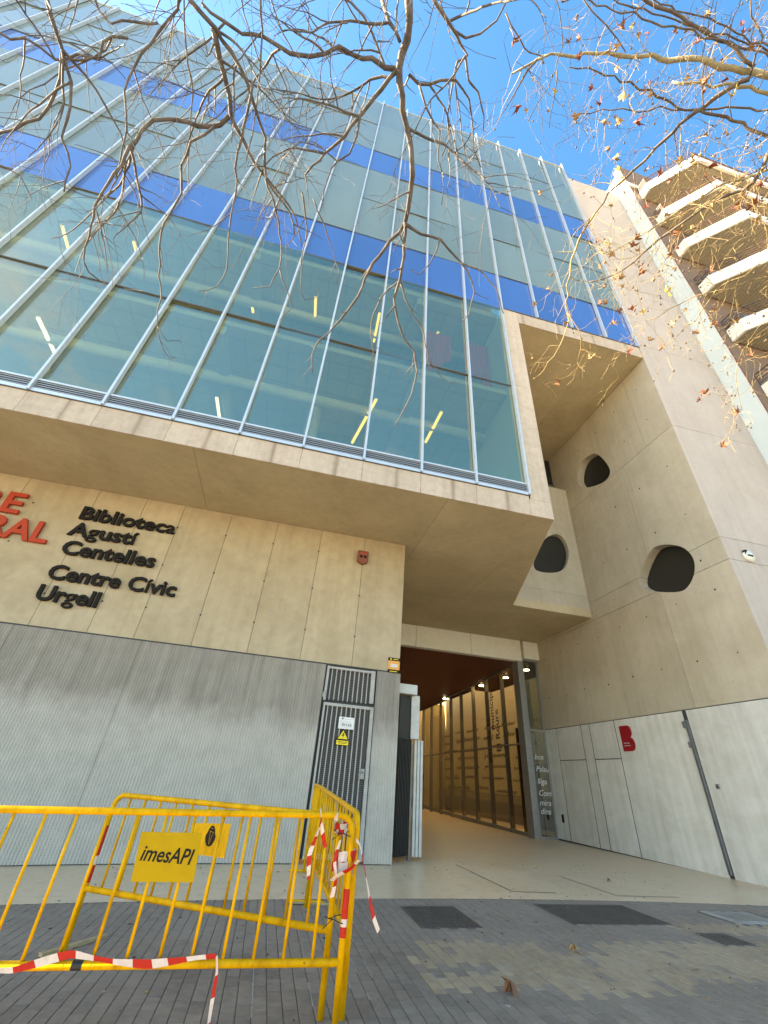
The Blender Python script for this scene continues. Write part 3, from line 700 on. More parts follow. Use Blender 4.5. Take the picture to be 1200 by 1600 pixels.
# glazed side of the passage
A0, A1 = Vector((9.78, 17.05)), Vector((10.85, 33.5))
def on_line(u, v):
    d = ray(u, v); # intersect in plan with A0-A1
    e = A1-A0; den = d.x*e.y-d.y*e.x; t = (A0.x*e.y-A0.y*e.x)/den; return Vector((d.x*t, d.y*t)), CAM.z+d.z*t
base_px = [(800, 1306), (771, 1303), (746, 1295), (724, 1289), (705.6, 1285), (687.6, 1281), (672, 1277), (658, 1274)]
mp = [on_line(*p)[0] for p in base_px]
dirn = (A1-A0).normalized(); nrm = Vector((-dirn.y, dirn.x))
prev = A0
for k, p in enumerate(mp+[A1]):
    if k < len(mp):
        MB().obox(p-nrm*.16, p+nrm*.02, .08, 6.06-gz(p.x, p.y), gz(p.x, p.y)).build('glazing_mullion', 'mullion_dark', EN)
    a, b_ = prev+dirn*.05, p-dirn*.05
    for z0, z1 in ((.1, 2.95), (3.0, 6.0)): MB().obox(a, b_, .014, z1-z0, z0+gz(a.x, a.y)*0).build('glass_pane', 'entrance_glass', EN)
    for w_, h_, z_ in ((.05, .05, 2.95), (.06, .06, 6.0), (.06, .16, -.06)): MB().obox(a, b_, w_, h_, z_).build('transom', 'mullion_grey', EN)
    prev = p
# courtyard mural wall, canopy and downlights beyond the glazing
MU = thing('mural_wall', 'cream courtyard wall covered in dark handwriting beyond the glazed entrance side', 'wall', (13.6, 17.3, 0))
MB().box(0, .3, 0, 24, .75, 12).build('wall', 'mural_cream', MU)
MB().box(-31, 10.6, 17.21, 36, 6.95, 9.5).build('sun_block_wing', 'wall_concrete', LIB)  # unseen wing added to keep direct sun off the courtyard wall
MB().box(.0, .3, 0, 24, -.3, .745).build('plinth', 'mullion_grey', MU)
sc = MB(); rr = random.Random(3)
for row in range(7):
    y = 1.0+rr.random()
    while y < 22:
        z = 4.7-row*.56+rr.uniform(-.08, .08); pts = []
        n = rr.randint(5, 14); hh = rr.uniform(.14, .28)
        for i in range(n*4): pts.append((-.012, y+i*.075+sin(i*1.6)*.05, z+hh*.5*sin(i*1.57+rr.uniform(-.5, .5))*(1.5 if rr.random() < .12 else .7)))
        sc.tube(pts, .02, 3); y += n*.3+rr.uniform(.4, 1.2)
sc.build('handwriting', 'sign_black', MU, kind='stuff')
fr_ = MB()
for i in range(190): fr_.box(-.5, -.48, 1+i*.12, 1.03+i*.12, .05, 1.1)
fr_.box(-.5, -.47, 1, 24, 1.1, 1.14)
fr_.build('railing', 'mullion_grey', MU, kind='stuff')
MB().box(10.9, 12.0, 17.3, 24, 6.1, 6.25).build('canopy', 'red_ceiling', EN)
for (u, v), lb in zip([(695.5, 1092), (752, 1071.5), (790, 1059), (822.5, 1047)], ['lit round downlight deepest in the passage, leftmost of four', 'lit round downlight in the passage, second of four from the left', 'lit round downlight just left of the entrance post', 'lit round downlight behind the narrow door glass']):
    p = onZ(u, v, 6.03); t = thing('downlight', lb, 'lamp', p, 'downlights of the entrance')
    MB().tube([(0, 0, .01), (0, 0, .045)], .16, 16).build('rim', 'dark_frame', t); MB().tube([(0, 0, -.004), (0, 0, .02)], .12, 16).build('lens', 'downlight', t)
MB().box(11.0, 11.03, 18.2, 19.4, .9, 2.4).build('noticeboard', 'poster_red', EN)
# folded entrance gate
GT = thing('folding_gate', 'open folding gate with dark slats and pale metal edge at the passage', 'gate', (2.72, 10.27, gz(2.8, 10.3)))
pa, pb = Vector((.03, -.06)), Vector((.42, .26))
MB().obox(pa, pb, .03, 3.0, .08).build('leaf', 'gate_dark', GT)
d = (pb-pa); n_ = Vector((d.y, -d.x)).normalized()
sm = None
for i in range(9):
    q = pa+d*((i+.5)/9)+n_*.025; MB().obox(q-d.normalized()*.012, q+d.normalized()*.012, .03, 2.08, .1).build('slat', 'gate_dark', GT)
e_ = d.normalized()
MB().obox(pb, pb+e_*.05, .06, 2.1, .0).build('stile', 'steel', GT)
for k in range(3):
    q = pb+e_*.06+Vector((.055+k*.075, .02)); MB().obox(q, q+Vector((.062, .0)), .09, 2.12, .07).build('folded_panel', 'gate_white', GT, bevel=.008)
MB().box(.39, .60, .18, .33, 2.2, 3.14).build('motor_box', 'gate_white', GT, bevel=.012)
MB().box(.0, .47, -.02, .3, 3.12, 3.34).build('head_beam', 'gate_white', GT, bevel=.01)
# ------------------------------------------------------------------ signs and fixtures
def text_mesh(body, size=1., ext=.02, off=0., mt='sign_black', shear=0.):
    cu = bpy.data.curves.new('letter', 'FONT'); cu.body = body; cu.size = size; cu.extrude = ext; cu.offset = off; cu.resolution_u = 3; cu.shear = shear
    o = bpy.data.objects.new('tmp', cu); C.objects.link(o)
    dg = bpy.context.evaluated_depsgraph_get(); dg.update(); me = bpy.data.meshes.new_from_object(o.evaluated_get(dg))
    bpy.data.objects.remove(o); bpy.data.curves.remove(cu)
    me.materials.clear(); me.materials.append(M[mt]); return me
def mext(me):
    xs_ = [v.co.x for v in me.vertices]; return (min(xs_), max(xs_)) if xs_ else (0, 0)
ADV = {}
def adv(s):
    if s not in ADV: ADV[s] = mext(text_mesh(s+'|', 1., 0))[1]
    return ADV[s]
LM = {}
def words(parent, body, x0, x1, z, cap, mt, ext=.03, off=.018, depth_y=0., rot=None):
    """individual letters between x0 and x1 with cap height cap"""
    size = cap/.69; bar = adv('')
    tot = adv(body)-bar; sxx = (x1-x0)/(tot*size)
    for i, ch in enumerate(body):
        if ch == ' ': continue
        a = adv(body[:i])-bar
        key = (ch, mt, ext, off)
        if key not in LM: LM[key] = text_mesh(ch, 1., ext/size, .006 if ch in 'gaí' else off, mt)
        o = obj('letter', LM[key], parent, (x0+a*size*sxx, depth_y, z)); o.rotation_euler = (pi/2, 0, 0); o.scale = (size*sxx, size, size)
SG = thing('library_sign', 'dark raised letters naming library and civic centre on the concrete wall', 'sign', (-5.45, YW, 4))
for body, x0, x1, z in (('Biblioteca', -5.46, -3.27, 6.07), ('Agustí', -5.47, -4.03, 5.62), ('Centelles', -5.44, -3.42, 5.14), ('Centre Cívic', -5.44, -2.76, 4.53), ('Urgell', -5.45, -4.2, 4.05)):
    words(SG, body, x0+5.45, x1+5.45, z-4, .325, 'sign_black', .028, .026, -.045)
SR = thing('civic_centre_sign', 'large red raised capitals cut off at the left edge of the concrete wall', 'sign', (-6, YW, 5))
words(SR, 'CENTRE', -3.95, -.66, 5.92-5, .52, 'sign_red', .03, .022, -.05)
words(SR, 'CULTURAL', -3.6, .19, 5.31-5, .5, 'sign_red', .03, .022, -.05)
AL = thing('alarm_box', 'small rusty red alarm siren box high on the concrete wall', 'alarm', (1.46, YW, 6.3))
MB().prism([(-.14, 0, -.13), (.0, 0, -.2), (.14, 0, -.13), (.14, 0, .19), (-.14, 0, .19)], (0, -.11, 0)).build('housing', 'rust_box', AL, bevel=.012)
MB().box(-.09, -.02, -.125, -.1, -.02, .04).box(.02, .09, -.125, -.1, -.02, .04).build('lens', 'sign_black', AL); MB().box(-.1, .1, -.118, -.1, .08, .12).build('badge', 'poster_red', AL)
NO = thing('orange_notice', 'orange and black notice plate on the wall corner beside the passage', 'notice', (2.49, YW, 3.66))
MB().box(-.14, .14, -.02, -.001, -.1, .1).build('plate', 'orange_notice', NO); MB().box(-.14, .14, -.021, -.001, .103, .17).build('band', 'sign_black', NO); MB().box(-.14, .14, -.021, -.001, -.17, -.103).build('band', 'sign_black', NO)
MB().box(-.08, .09, -.024, -.019, -.05, .03).build('print', 'notice_grey', NO)
MB().box(-.1, -.06, -.024, -.02, .12, .15).box(-.02, .1, -.024, -.02, .13, .145).box(-.1, .08, -.024, -.02, -.15, -.135).build('print', 'door_yellow', NO)
WS = thing('meter_sign', 'white information plate with a printed number on the barred service door', 'sign', (1.5, YW-.03, 2.33))
MB().box(-.17, .17, -.008, 0, -.115, .115).build('plate', 'white_paint', WS, bevel=.004)
MB().poly([(-.12, -.0095, .09), (-.07, -.0095, .1), (-.08, -.0095, .06)]).build('emblem', 'sign_black', WS)
t_ = MB()
for a, b_, c_ in ((-.06, .15, .072), (-.15, .1, .02), (-.15, .14, -.09)): t_.box(a, b_, -.0105, -.0085, c_, c_+.012)
t_.build('print', 'notice_grey', WS)
words(WS, '03165', -.1, .12, -.06, .055, 'sign_black', .002, .0, -.009)
ES = thing('warning_sign', 'yellow triangular electricity warning sign on the barred service door', 'sign', (1.455, YW-.03, 2.04))
MB().prism([(-.135, 0, -.03), (.135, 0, -.03), (0, 0, .18)], (0, -.006, 0)).box(-.14, .14, -.006, 0, -.135, -.035).build('plate', 'sign_black', ES)
MB().prism([(-.108, -.007, -.016), (.108, -.007, -.016), (0, -.007, .148)], (0, -.003, 0)).box(-.13, .13, -.010, -.0065, -.125, -.045).build('face', 'door_yellow', ES)
MB().prism([(.012, -.011, .11), (-.03, -.011, .045), (-.002, -.011, .05), (-.012, -.011, 0), (.032, -.011, .07), (.004, -.011, .066), (.03, -.011, .11)], (0, -.002, 0)).build('bolt', 'sign_black', ES)
MB().box(-.1, .1, -.012, -.0105, -.075, -.066).box(-.09, .09, -.012, -.0105, -.1, -.092).build('print', 'sign_black', ES)
# red B sign (outline of the letter itself)
BS = thing('letter_sign', 'red plate shaped like a capital B on the pale steel panel', 'sign', (XR-.03, 12.36, 2.62))
bp_ = [(.25, .0), (-.12, .0)]+[(-.12-.13*sin(a)*1.1, .18-.18*cos(a)) for a in [pi*k/8 for k in range(1, 8)]]+[(-.13, .36)]+[(-.10-.11*sin(a)*1.1, .36+.165-.165*cos(a)) for a in [pi*k/8 for k in range(1, 8)]]+[(-.10, .69), (.25, .69)]
MB().prism([(0, y, z) for y, z in bp_], (-.03, 0, 0)).build('plate', 'logo_red', BS)
def side_text(parent, body, y0, z, h, mt):
    me = text_mesh(body, h, .001, 0, mt); o = obj('lettering', me, parent, (-.033, y0, z)); o.rotation_euler = (pi/2, 0, -pi/2)
side_text(BS, 'Biblioteques', .17, .2, .05, 'white_paint'); side_text(BS, 'de Barcelona', .17, .13, .05, 'white_paint')
sn = thing('wall_socket', 'small dark square fitting on the pale steel panel right of the channel', 'fitting', (XR-.03, 9.74, 1.79))
MB().box(-.03, 0, -.045, .045, -.05, .05).build('cover', 'steel', sn, bevel=.006); MB().box(-.034, -.029, -.025, .025, -.035, .01).build('slot', 'slot', sn)
s2 = thing('intercom', 'small black fitting low beside the narrow glass door', 'fitting', (XR-.03, 16.36, .65)); MB().box(-.03, 0, -.05, .05, -.12, .12).build('cover', 'sign_black', s2, bevel=.006)
HN = thing('house_number', 'round cream lamp plate with dark slot on the tower front', 'fitting', (11.36, YF, 7.0))
MB().tube([(0, -.0, 0), (0, -.07, 0)], .16, 20).build('body', 'white_render', HN, True); MB().box(-.07, .1, -.08, -.069, -.012, .035).build('slot', 'sign_black', HN); MB().prism([(-.15, -.01, .02), (-.02, -.01, .165), (-.11, -.01, .16)], (0, -.07, 0)).build('hood', 'sign_black', HN)
# vertical lettering on the entrance glass
VT = thing('glass_lettering', 'dark vertical lettering on the glazed side of the entrance passage', 'lettering', (0, 0, 0))
q0, q1 = mp[0], mp[1]
ang = math.atan2(dirn.y, dirn.x)
for body, f, z0, z1 in (('escola bressol', .78, 2.35, 5.4), ('municipal', .50, 3.65, 5.55), ('El Roure', .22, 2.75, 4.45)):
    me = text_mesh(body, 1., .002, .01, 'glass_letters'); a, b_ = mext(me)
    p = q0.lerp(q1, f)-nrm*-.0; sc_ = (z1-z0)/(b_-a)
    o = obj('lettering', me, VT)
    # text runs upwards; its top points away from the street
    X_ = Vector((0, 0, 1)); Y_ = Vector((dirn.x, dirn.y, 0)); Z_ = X_.cross(Y_)
    mw = Matrix((X_*sc_, Y_*.62, Z_)).transposed().to_4x4(); off_ = Vector((nrm.x, nrm.y, 0))*.03
    mw.translation = Vector((p.x, p.y, z0))+off_; o.matrix_local = mw
CH = thing('chalk_writing', 'white chalk writing on the dark lower pane of the narrow door', 'writing', (10.0, 16.83, 0))
for k, (body, z) in enumerate((('bcn', 2.45), ('Palau', 2.05), ('lliga', 1.65), ('Com', 1.28), ('mira', .98), ('dins', .72))):
    me = text_mesh(body, .26, .001, 0, 'chalk', .3); o = obj('lettering', me, CH, (.06, 0, z)); o.rotation_euler = (pi/2, 0, 0)

# ------------------------------------------------------------------ neighbour
NB_ = thing('apartment_building', 'brown brick apartment block with white chamfered balconies right of the tower', 'building', (14.05, 6.65, 0))
o3 = Vector((14.05, 6.65, 0))
MB().box(0.003, 1.2, .03, 12, -1, 31.0).build('party_wall', 'grey_render', NB_)
MB().box(.0, 3, .4, 12, 30.95, 33.4).build('roof_parapet', 'white_render', NB_)
MB().box(-.02, .62, -.05, .3, 31.0, 31.45).build('pier_cap', 'white_render', NB_); MB().box(.05, .2, .1, .25, 31.45, 33.2).build('vent_pipe', 'white_render', NB_)
MB().box(0.0, .02, -.0, .028, -1, 31.0).build('edge_flashing', 'rust_box', NB_)
MB().box(.021, 40, -.001, .4, -1, 34.0).build('brick_wall', 'brown_brick', NB_)
zb = [29.53-3.25*i for i in range(9)]
plan = [(.40, -.02), (.40, -.50), (1.92, -2.20), (40, -2.20)]
def off_plan(d):
    return [(plan[0][0]+d, -.02), (plan[1][0]+d, plan[1][1]-d*.3), (plan[2][0]+d*.4, plan[2][1]+d), (40, -2.2+d)]
for z in zb:
    bl = MB().prism([(x, y, z+.04) for x, y in off_plan(.06)]+[(40, -.02, z+.04)], (0, 0, .2)).build('balcony', 'soffit_slat', NB_)
    # fascia as a folded upstand, with real thickness
    fa = MB(); pts = plan; inn = off_plan(.10)
    for a, b_, c_, d_ in zip(pts[:-1], pts[1:], inn[:-1], inn[1:]):
        fa.prism([(a[0], a[1], z), (b_[0], b_[1], z), (d_[0], d_[1], z), (c_[0], c_[1], z)], (0, 0, .68))
    fa.build('fascia', 'white_render', bl)
    rl = MB()
    for h in (.85, 1.0, 1.15, 1.3): rl.tube([(x, y, z+h) for x, y in off_plan(.05)], .018 if h < 1.3 else .028, 5)
    for (a, b_) in zip(off_plan(.05)[:-1], off_plan(.05)[1:]):
        n = max(1, int((Vector(b_)-Vector(a)).length/1.1))
        for i in range(n): x = a[0]+(b_[0]-a[0])*i/n; y = a[1]+(b_[1]-a[1])*i/n; rl.tube([(x, y, z+.65), (x, y, z+1.3)], .018, 5)
    rl.build('railing', 'railing_dark', bl)
    us = MB()
    for i in range(60): x = .55+i*.16; y0 = max(-2.1, -.55-(x-.4)*1.11); us.box(x, x+.07, y0+.12, -.05, z+.015, z+.04)
    us.build('soffit_slats', 'soffit_slat', bl, kind='stuff')
    wd = MB().box(2.2, 4.2, -.03, .02, z+.3, z+2.55).build('balcony_door', 'porthole_dark', NB_)
    MB().box(2.15, 2.2, -.05, .0, z+.3, z+2.6).box(4.2, 4.25, -.05, 0, z+.3, z+2.6).box(3.17, 3.23, -.05, 0, z+.3, z+2.55).build('frame', 'white_paint', wd)
for z, w in ((zb[3], .5), (zb[4], .8)):
    o = MB().box(0, w, -.5, -.1, 0, .55).build('condenser_unit', 'balcony_clutter', None, bevel=.02); o.location = o3+Vector((.62, -.05, z+.75))
    MB().tube([(w/2, -.51, .27), (w/2, -.5, .27)], .2, 14).build('fan_grille', 'louvre_metal', o)
    tag(o, 'dark air conditioner on the %s balcony of the brown building' % ('fourth' if w < .6 else 'fifth')+' from the top', 'air conditioner')

# ------------------------------------------------------------------ yellow barriers
def arc(c, r, a0, a1, n=5): return [(c[0]+r*cos(a0+(a1-a0)*i/n), c[1]+r*sin(a0+(a1-a0)*i/n)) for i in range(n+1)]
def barrier(P0, P1, h0, h1, b0, b1, nb, label, skip=(), foot=True, rt=.0225):
    """P0,P1 ground ends (x,y,z), h top rail heights, b bottom rail heights"""
    p0, p1 = Vector(P0), Vector(P1); d = p1-p0; t = thing('crowd_barrier', label, 'barrier', p0, 'yellow barriers around the corner')
    up = Vector((0, 0, 1)); Ln = d.length; e = d.normalized(); r = .10
    path = [Vector((0, 0, 0)), up*(h0-r)]
    for i in range(1, 6):
        a = pi/2*i/5; path.append(up*(h0-r)+e*(r-r*cos(a))+up*r*sin(a))
    q = d+up*(h1-r)
    for i in range(0, 5):
        a = pi/2*i/5; path.append(q-e*r+e*r*sin(a)+up*(r*cos(a)))
    path += [q, d.copy()]
    MB().tube(path, rt, 10).build('frame', 'barrier_yellow', t, True)
    MB().tube([up*b0, d+up*b1], rt, 10).build('bottom_rail', 'barrier_yellow', t, True)
    for i in range(nb):
        if i in skip: continue
        f = (i+1)/(nb+1); a = d*f+up*(b0+(b1-b0)*f); b_ = d*f+up*(h0+(h1-h0)*f)
        MB().tube([a, b_], .0108, 8).build('bar', 'barrier_yellow', t, True)
    if foot:
        n = Vector((-e.y, e.x, 0))
        for o_ in (Vector(), d): MB().tube([o_-n*.24+up*.015, o_-n*.2+up*.03, o_+n*.2+up*.03, o_+n*.24+up*.015], .015, 8).build('foot', 'barrier_yellow', t, True)
    return t, p0, d
def G3(x, y): return (x, y, gz(x, y))
bA, a0, aD = barrier(G3(-1.80, 3.97), G3(.735, 3.97), 1.11, 1.115, .365, .305, 12, 'nearest yellow crowd barrier with a green-yellow lettered plate and tape along its lower rail', foot=False)
bB, b0_, bD = barrier(G3(-1.37, 5.40), G3(.66, 4.12), 1.15, 1.10, .46, .43, 12, 'yellow crowd barrier set at a slant behind the nearest one, with a black emblem plate', foot=False)
bC, c0_, cD = barrier(G3(.80, 4.10), G3(.79, 6.95), 1.12, 1.24, .40, .45, 14, 'yellow crowd barrier running from the taped corner back towards the service door', foot=False)
bD_, d0_, dD = barrier(G3(.80, 7.10), G3(.93, 9.15), 1.24, 1.24, .40, .45, 9, 'farthest yellow crowd barrier, seen end-on against the cladded wall')
# plates
def plate(parent, o0, corners, Y, th=.006, mt='plate_yellow'):
    pts = [Vector((p.x, Y, p.z))-o0 for p in corners]
    return MB().prism([p+Vector((0, -.011, 0)) for p in pts], (0, -th, 0)).build('sign_plate', mt, parent, bevel=.0015)
Ya = 3.97-.0
x0 = onY(222, 1299, Ya); x1 = onY(316, 1301, Ya); x2 = onY(303, 1378, Ya); x3 = onY(205, 1377, Ya)
pl = plate(bA, a0, [x0, x1, x2, x3], Ya)
tm = text_mesh('imesAPI', 1., .0, .016, 'sign_black', .18); ta, tb = mext(tm)
L0 = onY(219, 1343, Ya); L1 = onY(301, 1344.5, Ya); o = obj('lettering', tm, pl); s_ = (L1.x-L0.x)/(tb-ta)
o.location = Vector((L0.x-ta*s_, Ya-.0185, L0.z))-a0; o.rotation_euler = (pi/2, .035, 0); o.scale = (s_, s_*1.15, .2)
# plate on the slanted barrier
e2 = Vector((bD.x, bD.y, 0)).normalized(); n2 = Vector((e2.y, -e2.x, 0))
def on_bar(u, v):
    dd = ray(u, v); P = b0_+n2*.012; t = (P-CAM).dot(n2)/dd.dot(n2); return CAM+dd*t
cs = [on_bar(*p) for p in ((301, 1286), (361, 1287), (351, 1341), (292, 1333))]
pb_ = MB().prism([p-b0_ for p in cs], n2*.006).build('sign_plate', 'barrier_yellow', bB)
cc = on_bar(330, 1306); up = Vector((0, 0, 1)); rad = (on_bar(330, 1290)-on_bar(330, 1322)).length/2
ring = [cc+n2*.0075+up*rad*sin(a)*(1.0)+e2*rad*.62*cos(a)*(1.15 if sin(a) < .2 else .9) for a in [2*pi*i/20 for i in range(20)]]
MB().prism([p-b0_ for p in ring], n2*.001).build('emblem', 'sign_black', pb_)
em = MB()
for a, b_ in (((-.3, .5), (0, -.8)), ((0, -.8), (.5, .35)), ((.5, .35), (-.35, .45)), ((-.2, .75), (.25, .7))):
    A_ = cc+n2*.0095+e2*a[0]*rad*.62+up*a[1]*rad; B_ = cc+n2*.0095+e2*b_[0]*rad*.62+up*b_[1]*rad
    em.tube([A_-b0_, B_-b0_], .0018, 4)
em.build('emblem_lines', 'barrier_yellow', pb_)
# reflective stickers
def strip(parent, o0, p, h, r, mt):
    MB().tube([p-o0, p-o0+Vector((0, 0, h))], r, 10, caps=False).build('reflective_sticker', mt, parent, True)
cp = Vector((.735, 3.97, 0))
strip(bA, a0, cp+Vector((0, 0, .42)), .055, .0232, 'tape_red'); strip(bA, a0, cp+Vector((0, 0, .476)), .04, .0232, 'tape_white'); strip(bA, a0, cp+Vector((0, 0, .517)), .16, .0232, 'tape_red')
bq = Vector((-1.37, 5.40, gz(-1.37, 5.4)))
strip(bB, b0_, bq+Vector((0, 0, .50)), .12, .0232, 'tape_red'); strip(bB, b0_, bq+Vector((0, 0, .625)), .06, .0232, 'tape_white'); strip(bB, b0_, bq+Vector((0, 0, .69)), .22, .0232, 'tape_red')
MB().tube([aD*f_+Vector((0, 0, .365-.06*f_)) for f_ in (.343, .367)], .0232, 10, caps=False).build('black_sticker', 'cable_tie', bA, True)
# tape ribbons
def ribbon(name, pts, w, label, stripe=.11, twist=None, nrm_=Vector((0, -1, 0)), seed=1):
    rr = random.Random(seed); pts = [Vector(p) for p in pts]; mb = MB(); fine = []
    for a, b_ in zip(pts[:-1], pts[1:]):
        n = max(2, int((b_-a).length/.018))
        for i in range(n): fine.append(a.lerp(b_, i/n))
    fine.append(pts[-1])
    for _ in range(3): fine = [fine[0]]+[(fine[i-1]+fine[i]*2+fine[i+1])/4 for i in range(1, len(fine)-1)]+[fine[-1]]
    acc = 0; pr = None; tw = rr.uniform(0, 1)
    for i, p in enumerate(fine):
        t = fine[min(i+1, len(fine)-1)]-fine[max(i-1, 0)]; t.normalize()
        s_ = t.cross(nrm_); s_ = s_.normalized() if s_.length > 1e-3 else Vector((1, 0, 0))
        if twist: s_ = Matrix.Rotation(sin(i*.12*twist+tw*6)*1.1, 3, t) @ s_
        ww = w*(.75+.25*sin(i*.21+tw*5)); cur = (p-s_*ww/2, p+s_*ww/2+t*ww*.45)
        if pr:
            acc += (p-fine[i-1]).length; mb.poly([pr[0], cur[0], cur[1], pr[1]], int(acc/stripe) % 2)
        pr = cur
    o = mb.build(name, ['tape_white', 'tape_red']); sd = o.modifiers.new('t', 'SOLIDIFY'); sd.thickness = .0012
    return tag(o, label, 'tape', 'red and white tape on the barriers')
Yr = 3.945
ribbon('barrier_tape', [onY(u, v, Yr) for u, v in [(-12, 1516), (18, 1517), (52, 1507), (82, 1498), (112, 1490), (140, 1496), (180, 1503), (230, 1507), (270, 1502), (310, 1496), (336, 1494)]], .042, 'red and white tape sagging along the lower rail of the nearest barrier', seed=2)
ribbon('barrier_tape', [onY(u, v, Yr-.02) for u, v in [(338, 1492), (340, 1515), (334, 1550), (329, 1580), (325, 1606)]], .032, 'red and white tape end hanging down below the lower rail', .1, 1.2, seed=4)
ribbon('barrier_tape', [onY(u, v, 3.93) for u, v in [(556, 1312), (563, 1318), (566, 1340), (573, 1375), (577, 1400), (583, 1432), (591, 1454)]], .03, 'loose red and white tape end flying out right of the corner post', .12, .8, seed=5)
ribbon('barrier_tape', [onY(u, v, 3.93) for u, v in [(501, 1262), (503, 1280), (500, 1292), (493, 1310), (483, 1335), (482, 1372)]], .034, 'pale tape knotted on the top rail left of the corner, its tail hanging straight', .06, 1., seed=6)
ribbon('barrier_tape', [onY(u, v, 3.92) for u, v in [(501, 1285), (504, 1300), (508, 1322)]], .045, 'short red tape tail in the knot on the top rail', .08, .6, seed=7)
def wrap(name, cx, cy, z, rx, ry, turns, h, w, label, seed, st=.09):
    rr = random.Random(seed); pts = []; n = int(turns*14)
    for i in range(n+1):
        a = 2*pi*i/14; k = 1+rr.uniform(-.12, .18); pts.append((cx+rx*k*cos(a), cy+ry*k*sin(a), z+h*i/n+rr.uniform(-.008, .008)))
    rb = MB(); acc = 0; pr = None
    for i, p in enumerate(pts):
        p = Vector(p); tl = rr.uniform(-.012, .012); cur = (p+Vector((0, 0, -w/2)), p+Vector((tl, tl, w/2)))
        if pr: acc += (cur[0]-pr[0]).length; rb.poly([pr[0], cur[0], cur[1], pr[1]], int(acc/st) % 2)
        pr = cur
    o = rb.build(name, ['tape_white', 'tape_red']); sd = o.modifiers.new('t', 'SOLIDIFY'); sd.thickness = .0012
    return tag(o, label, 'tape', 'red and white tape on the barriers')
wrap('barrier_tape', .70, 4.03, .76, .075, .085, 2.2, .12, .06, 'crumpled red and white tape wound round the corner posts at mid height', 11)
wrap('barrier_tape', .66, 4.07, .98, .045, .05, 2.5, .07, .035, 'pale tape bunch tied round the corner posts below the top rail', 12, .07)
wrap('barrier_tape', .60, 3.97, 1.083, .012, .03, 1.2, .01, .05, 'red tape loop tied over the top rail beside the corner', 13, .3)
ribbon('barrier_tape', [onY(u, v, 3.94) for u, v in [(532, 1312), (522, 1345), (526, 1372), (519, 1400)]], .035, 'crumpled tape tail drooping inside the corner posts', .07, 1.4, seed=15)
ribbon('barrier_tape', [onY(u, v, 3.92) for u, v in [(516, 1378), (530, 1366), (548, 1358), (560, 1345)]], .05, 'wide red and white tape band stretched across both corner posts', .1, .2, seed=16)
def tie(z, label, sd):
    mb = MB(); pts = [(.70+.062*cos(a), 4.03+.085*sin(a), z+.01*sin(a*2)) for a in [2*pi*i/18 for i in range(19)]]
    mb.tube(pts, .0035, 5); mb.tube([pts[9], (pts[9][0]-.05, 3.95, z+.03)], .003, 5); mb.tube([pts[11], (pts[11][0]-.07, 3.93, z-.03)], .003, 5)
    tag(mb.build('cable_tie', 'cable_tie'), label, 'cable tie', 'black ties on the corner posts')
tie(.985, 'black cable tie round the corner posts just under the top rail', 1); tie(.50, 'black cable tie with long tails low on the corner posts', 2)
# odds and ends on the pavement
def plank(p0, p1, w, h, z, label):
    tag(MB().obox(p0, p1, w, h, z).build('wooden_plank', 'wood', None, bevel=.003), label, 'plank')
plank((-1.56, 5.50), (-1.20, 6.02), .05, .025, gz(-1.4, 5.7)+.002, 'pale wooden stick lying on the pavers behind the nearest barrier')
plank((.60, 7.12), (1.16, 7.08), .05, .02, gz(.9, 7.1)+.002, 'flat wooden strip under the far end of the receding barrier')
lf = MB()
def leaf_mesh(mt, seed):
    rr = random.Random(seed); mb = MB(); out = [(0, 0), (.25, .1), (.55, .02), (.38, .28), (.5, .55), (.2, .5), (0, .95), (-.2, .5), (-.5, .55), (-.38, .28), (-.55, .02), (-.25, .1)]
    cu_ = rr.uniform(1.0, 2.6); pts = [Vector((x*.9, y, -abs(x)**1.5*cu_+.25*sin(y*2.5)+rr.uniform(-.06, .06))) for x, y in out]; c = Vector((0, .35, .12))
    for i in range(len(pts)): mb.poly([pts[i], pts[(i+1) % len(pts)], c])
    mb.tube([(0, 0, 0), (.03, -.25, .06), (0, -.45, .1)], .012, 3)
    return mb.mesh('leaf', mt)
LVS = [leaf_mesh(k, i) for i, k in enumerate(['leaf_brown', 'leaf_tan', 'leaf_red', 'leaf_tan', 'leaf_brown', 'leaf_yellow'])]
for (x, y, s_, k, lb) in ((2.24, 4.39, .17, 0, 'large curled brown dry leaf on the pavers in front of the beige patch'), (3.35, 5.19, .13, 1, 'flat tan dry leaf in the middle of the beige patch'), (6.6, 8.9, .08, 0, 'small dark leaf scrap on the pale entrance floor')):
    o = obj('dry_leaf', LVS[k], None, (x, y, gz(x, y)+.035)); o.scale = (s_,)*3; o.rotation_euler = (.25, .2, 1.9); tag(o, lb, 'leaf')
lt = MB(); rr = random.Random(21)
for _ in range(300):
    x, y = rr.uniform(-2.5, 8), rr.uniform(4, 11); z = gz(x, y)+.003; s_ = rr.uniform(.006, .022); a = rr.uniform(0, 6)
    lt.prism([(x+s_*cos(a+k*2*pi/4)*(1 if k % 2 else .5), y+s_*sin(a+k*2*pi/4), z) for k in range(4)], (0, 0, .004), rr.choice([0, 0, 1, 2]))
lt.build('ground_litter', ['bud', 'leaf_tan', 'mortar'], None, kind='stuff')

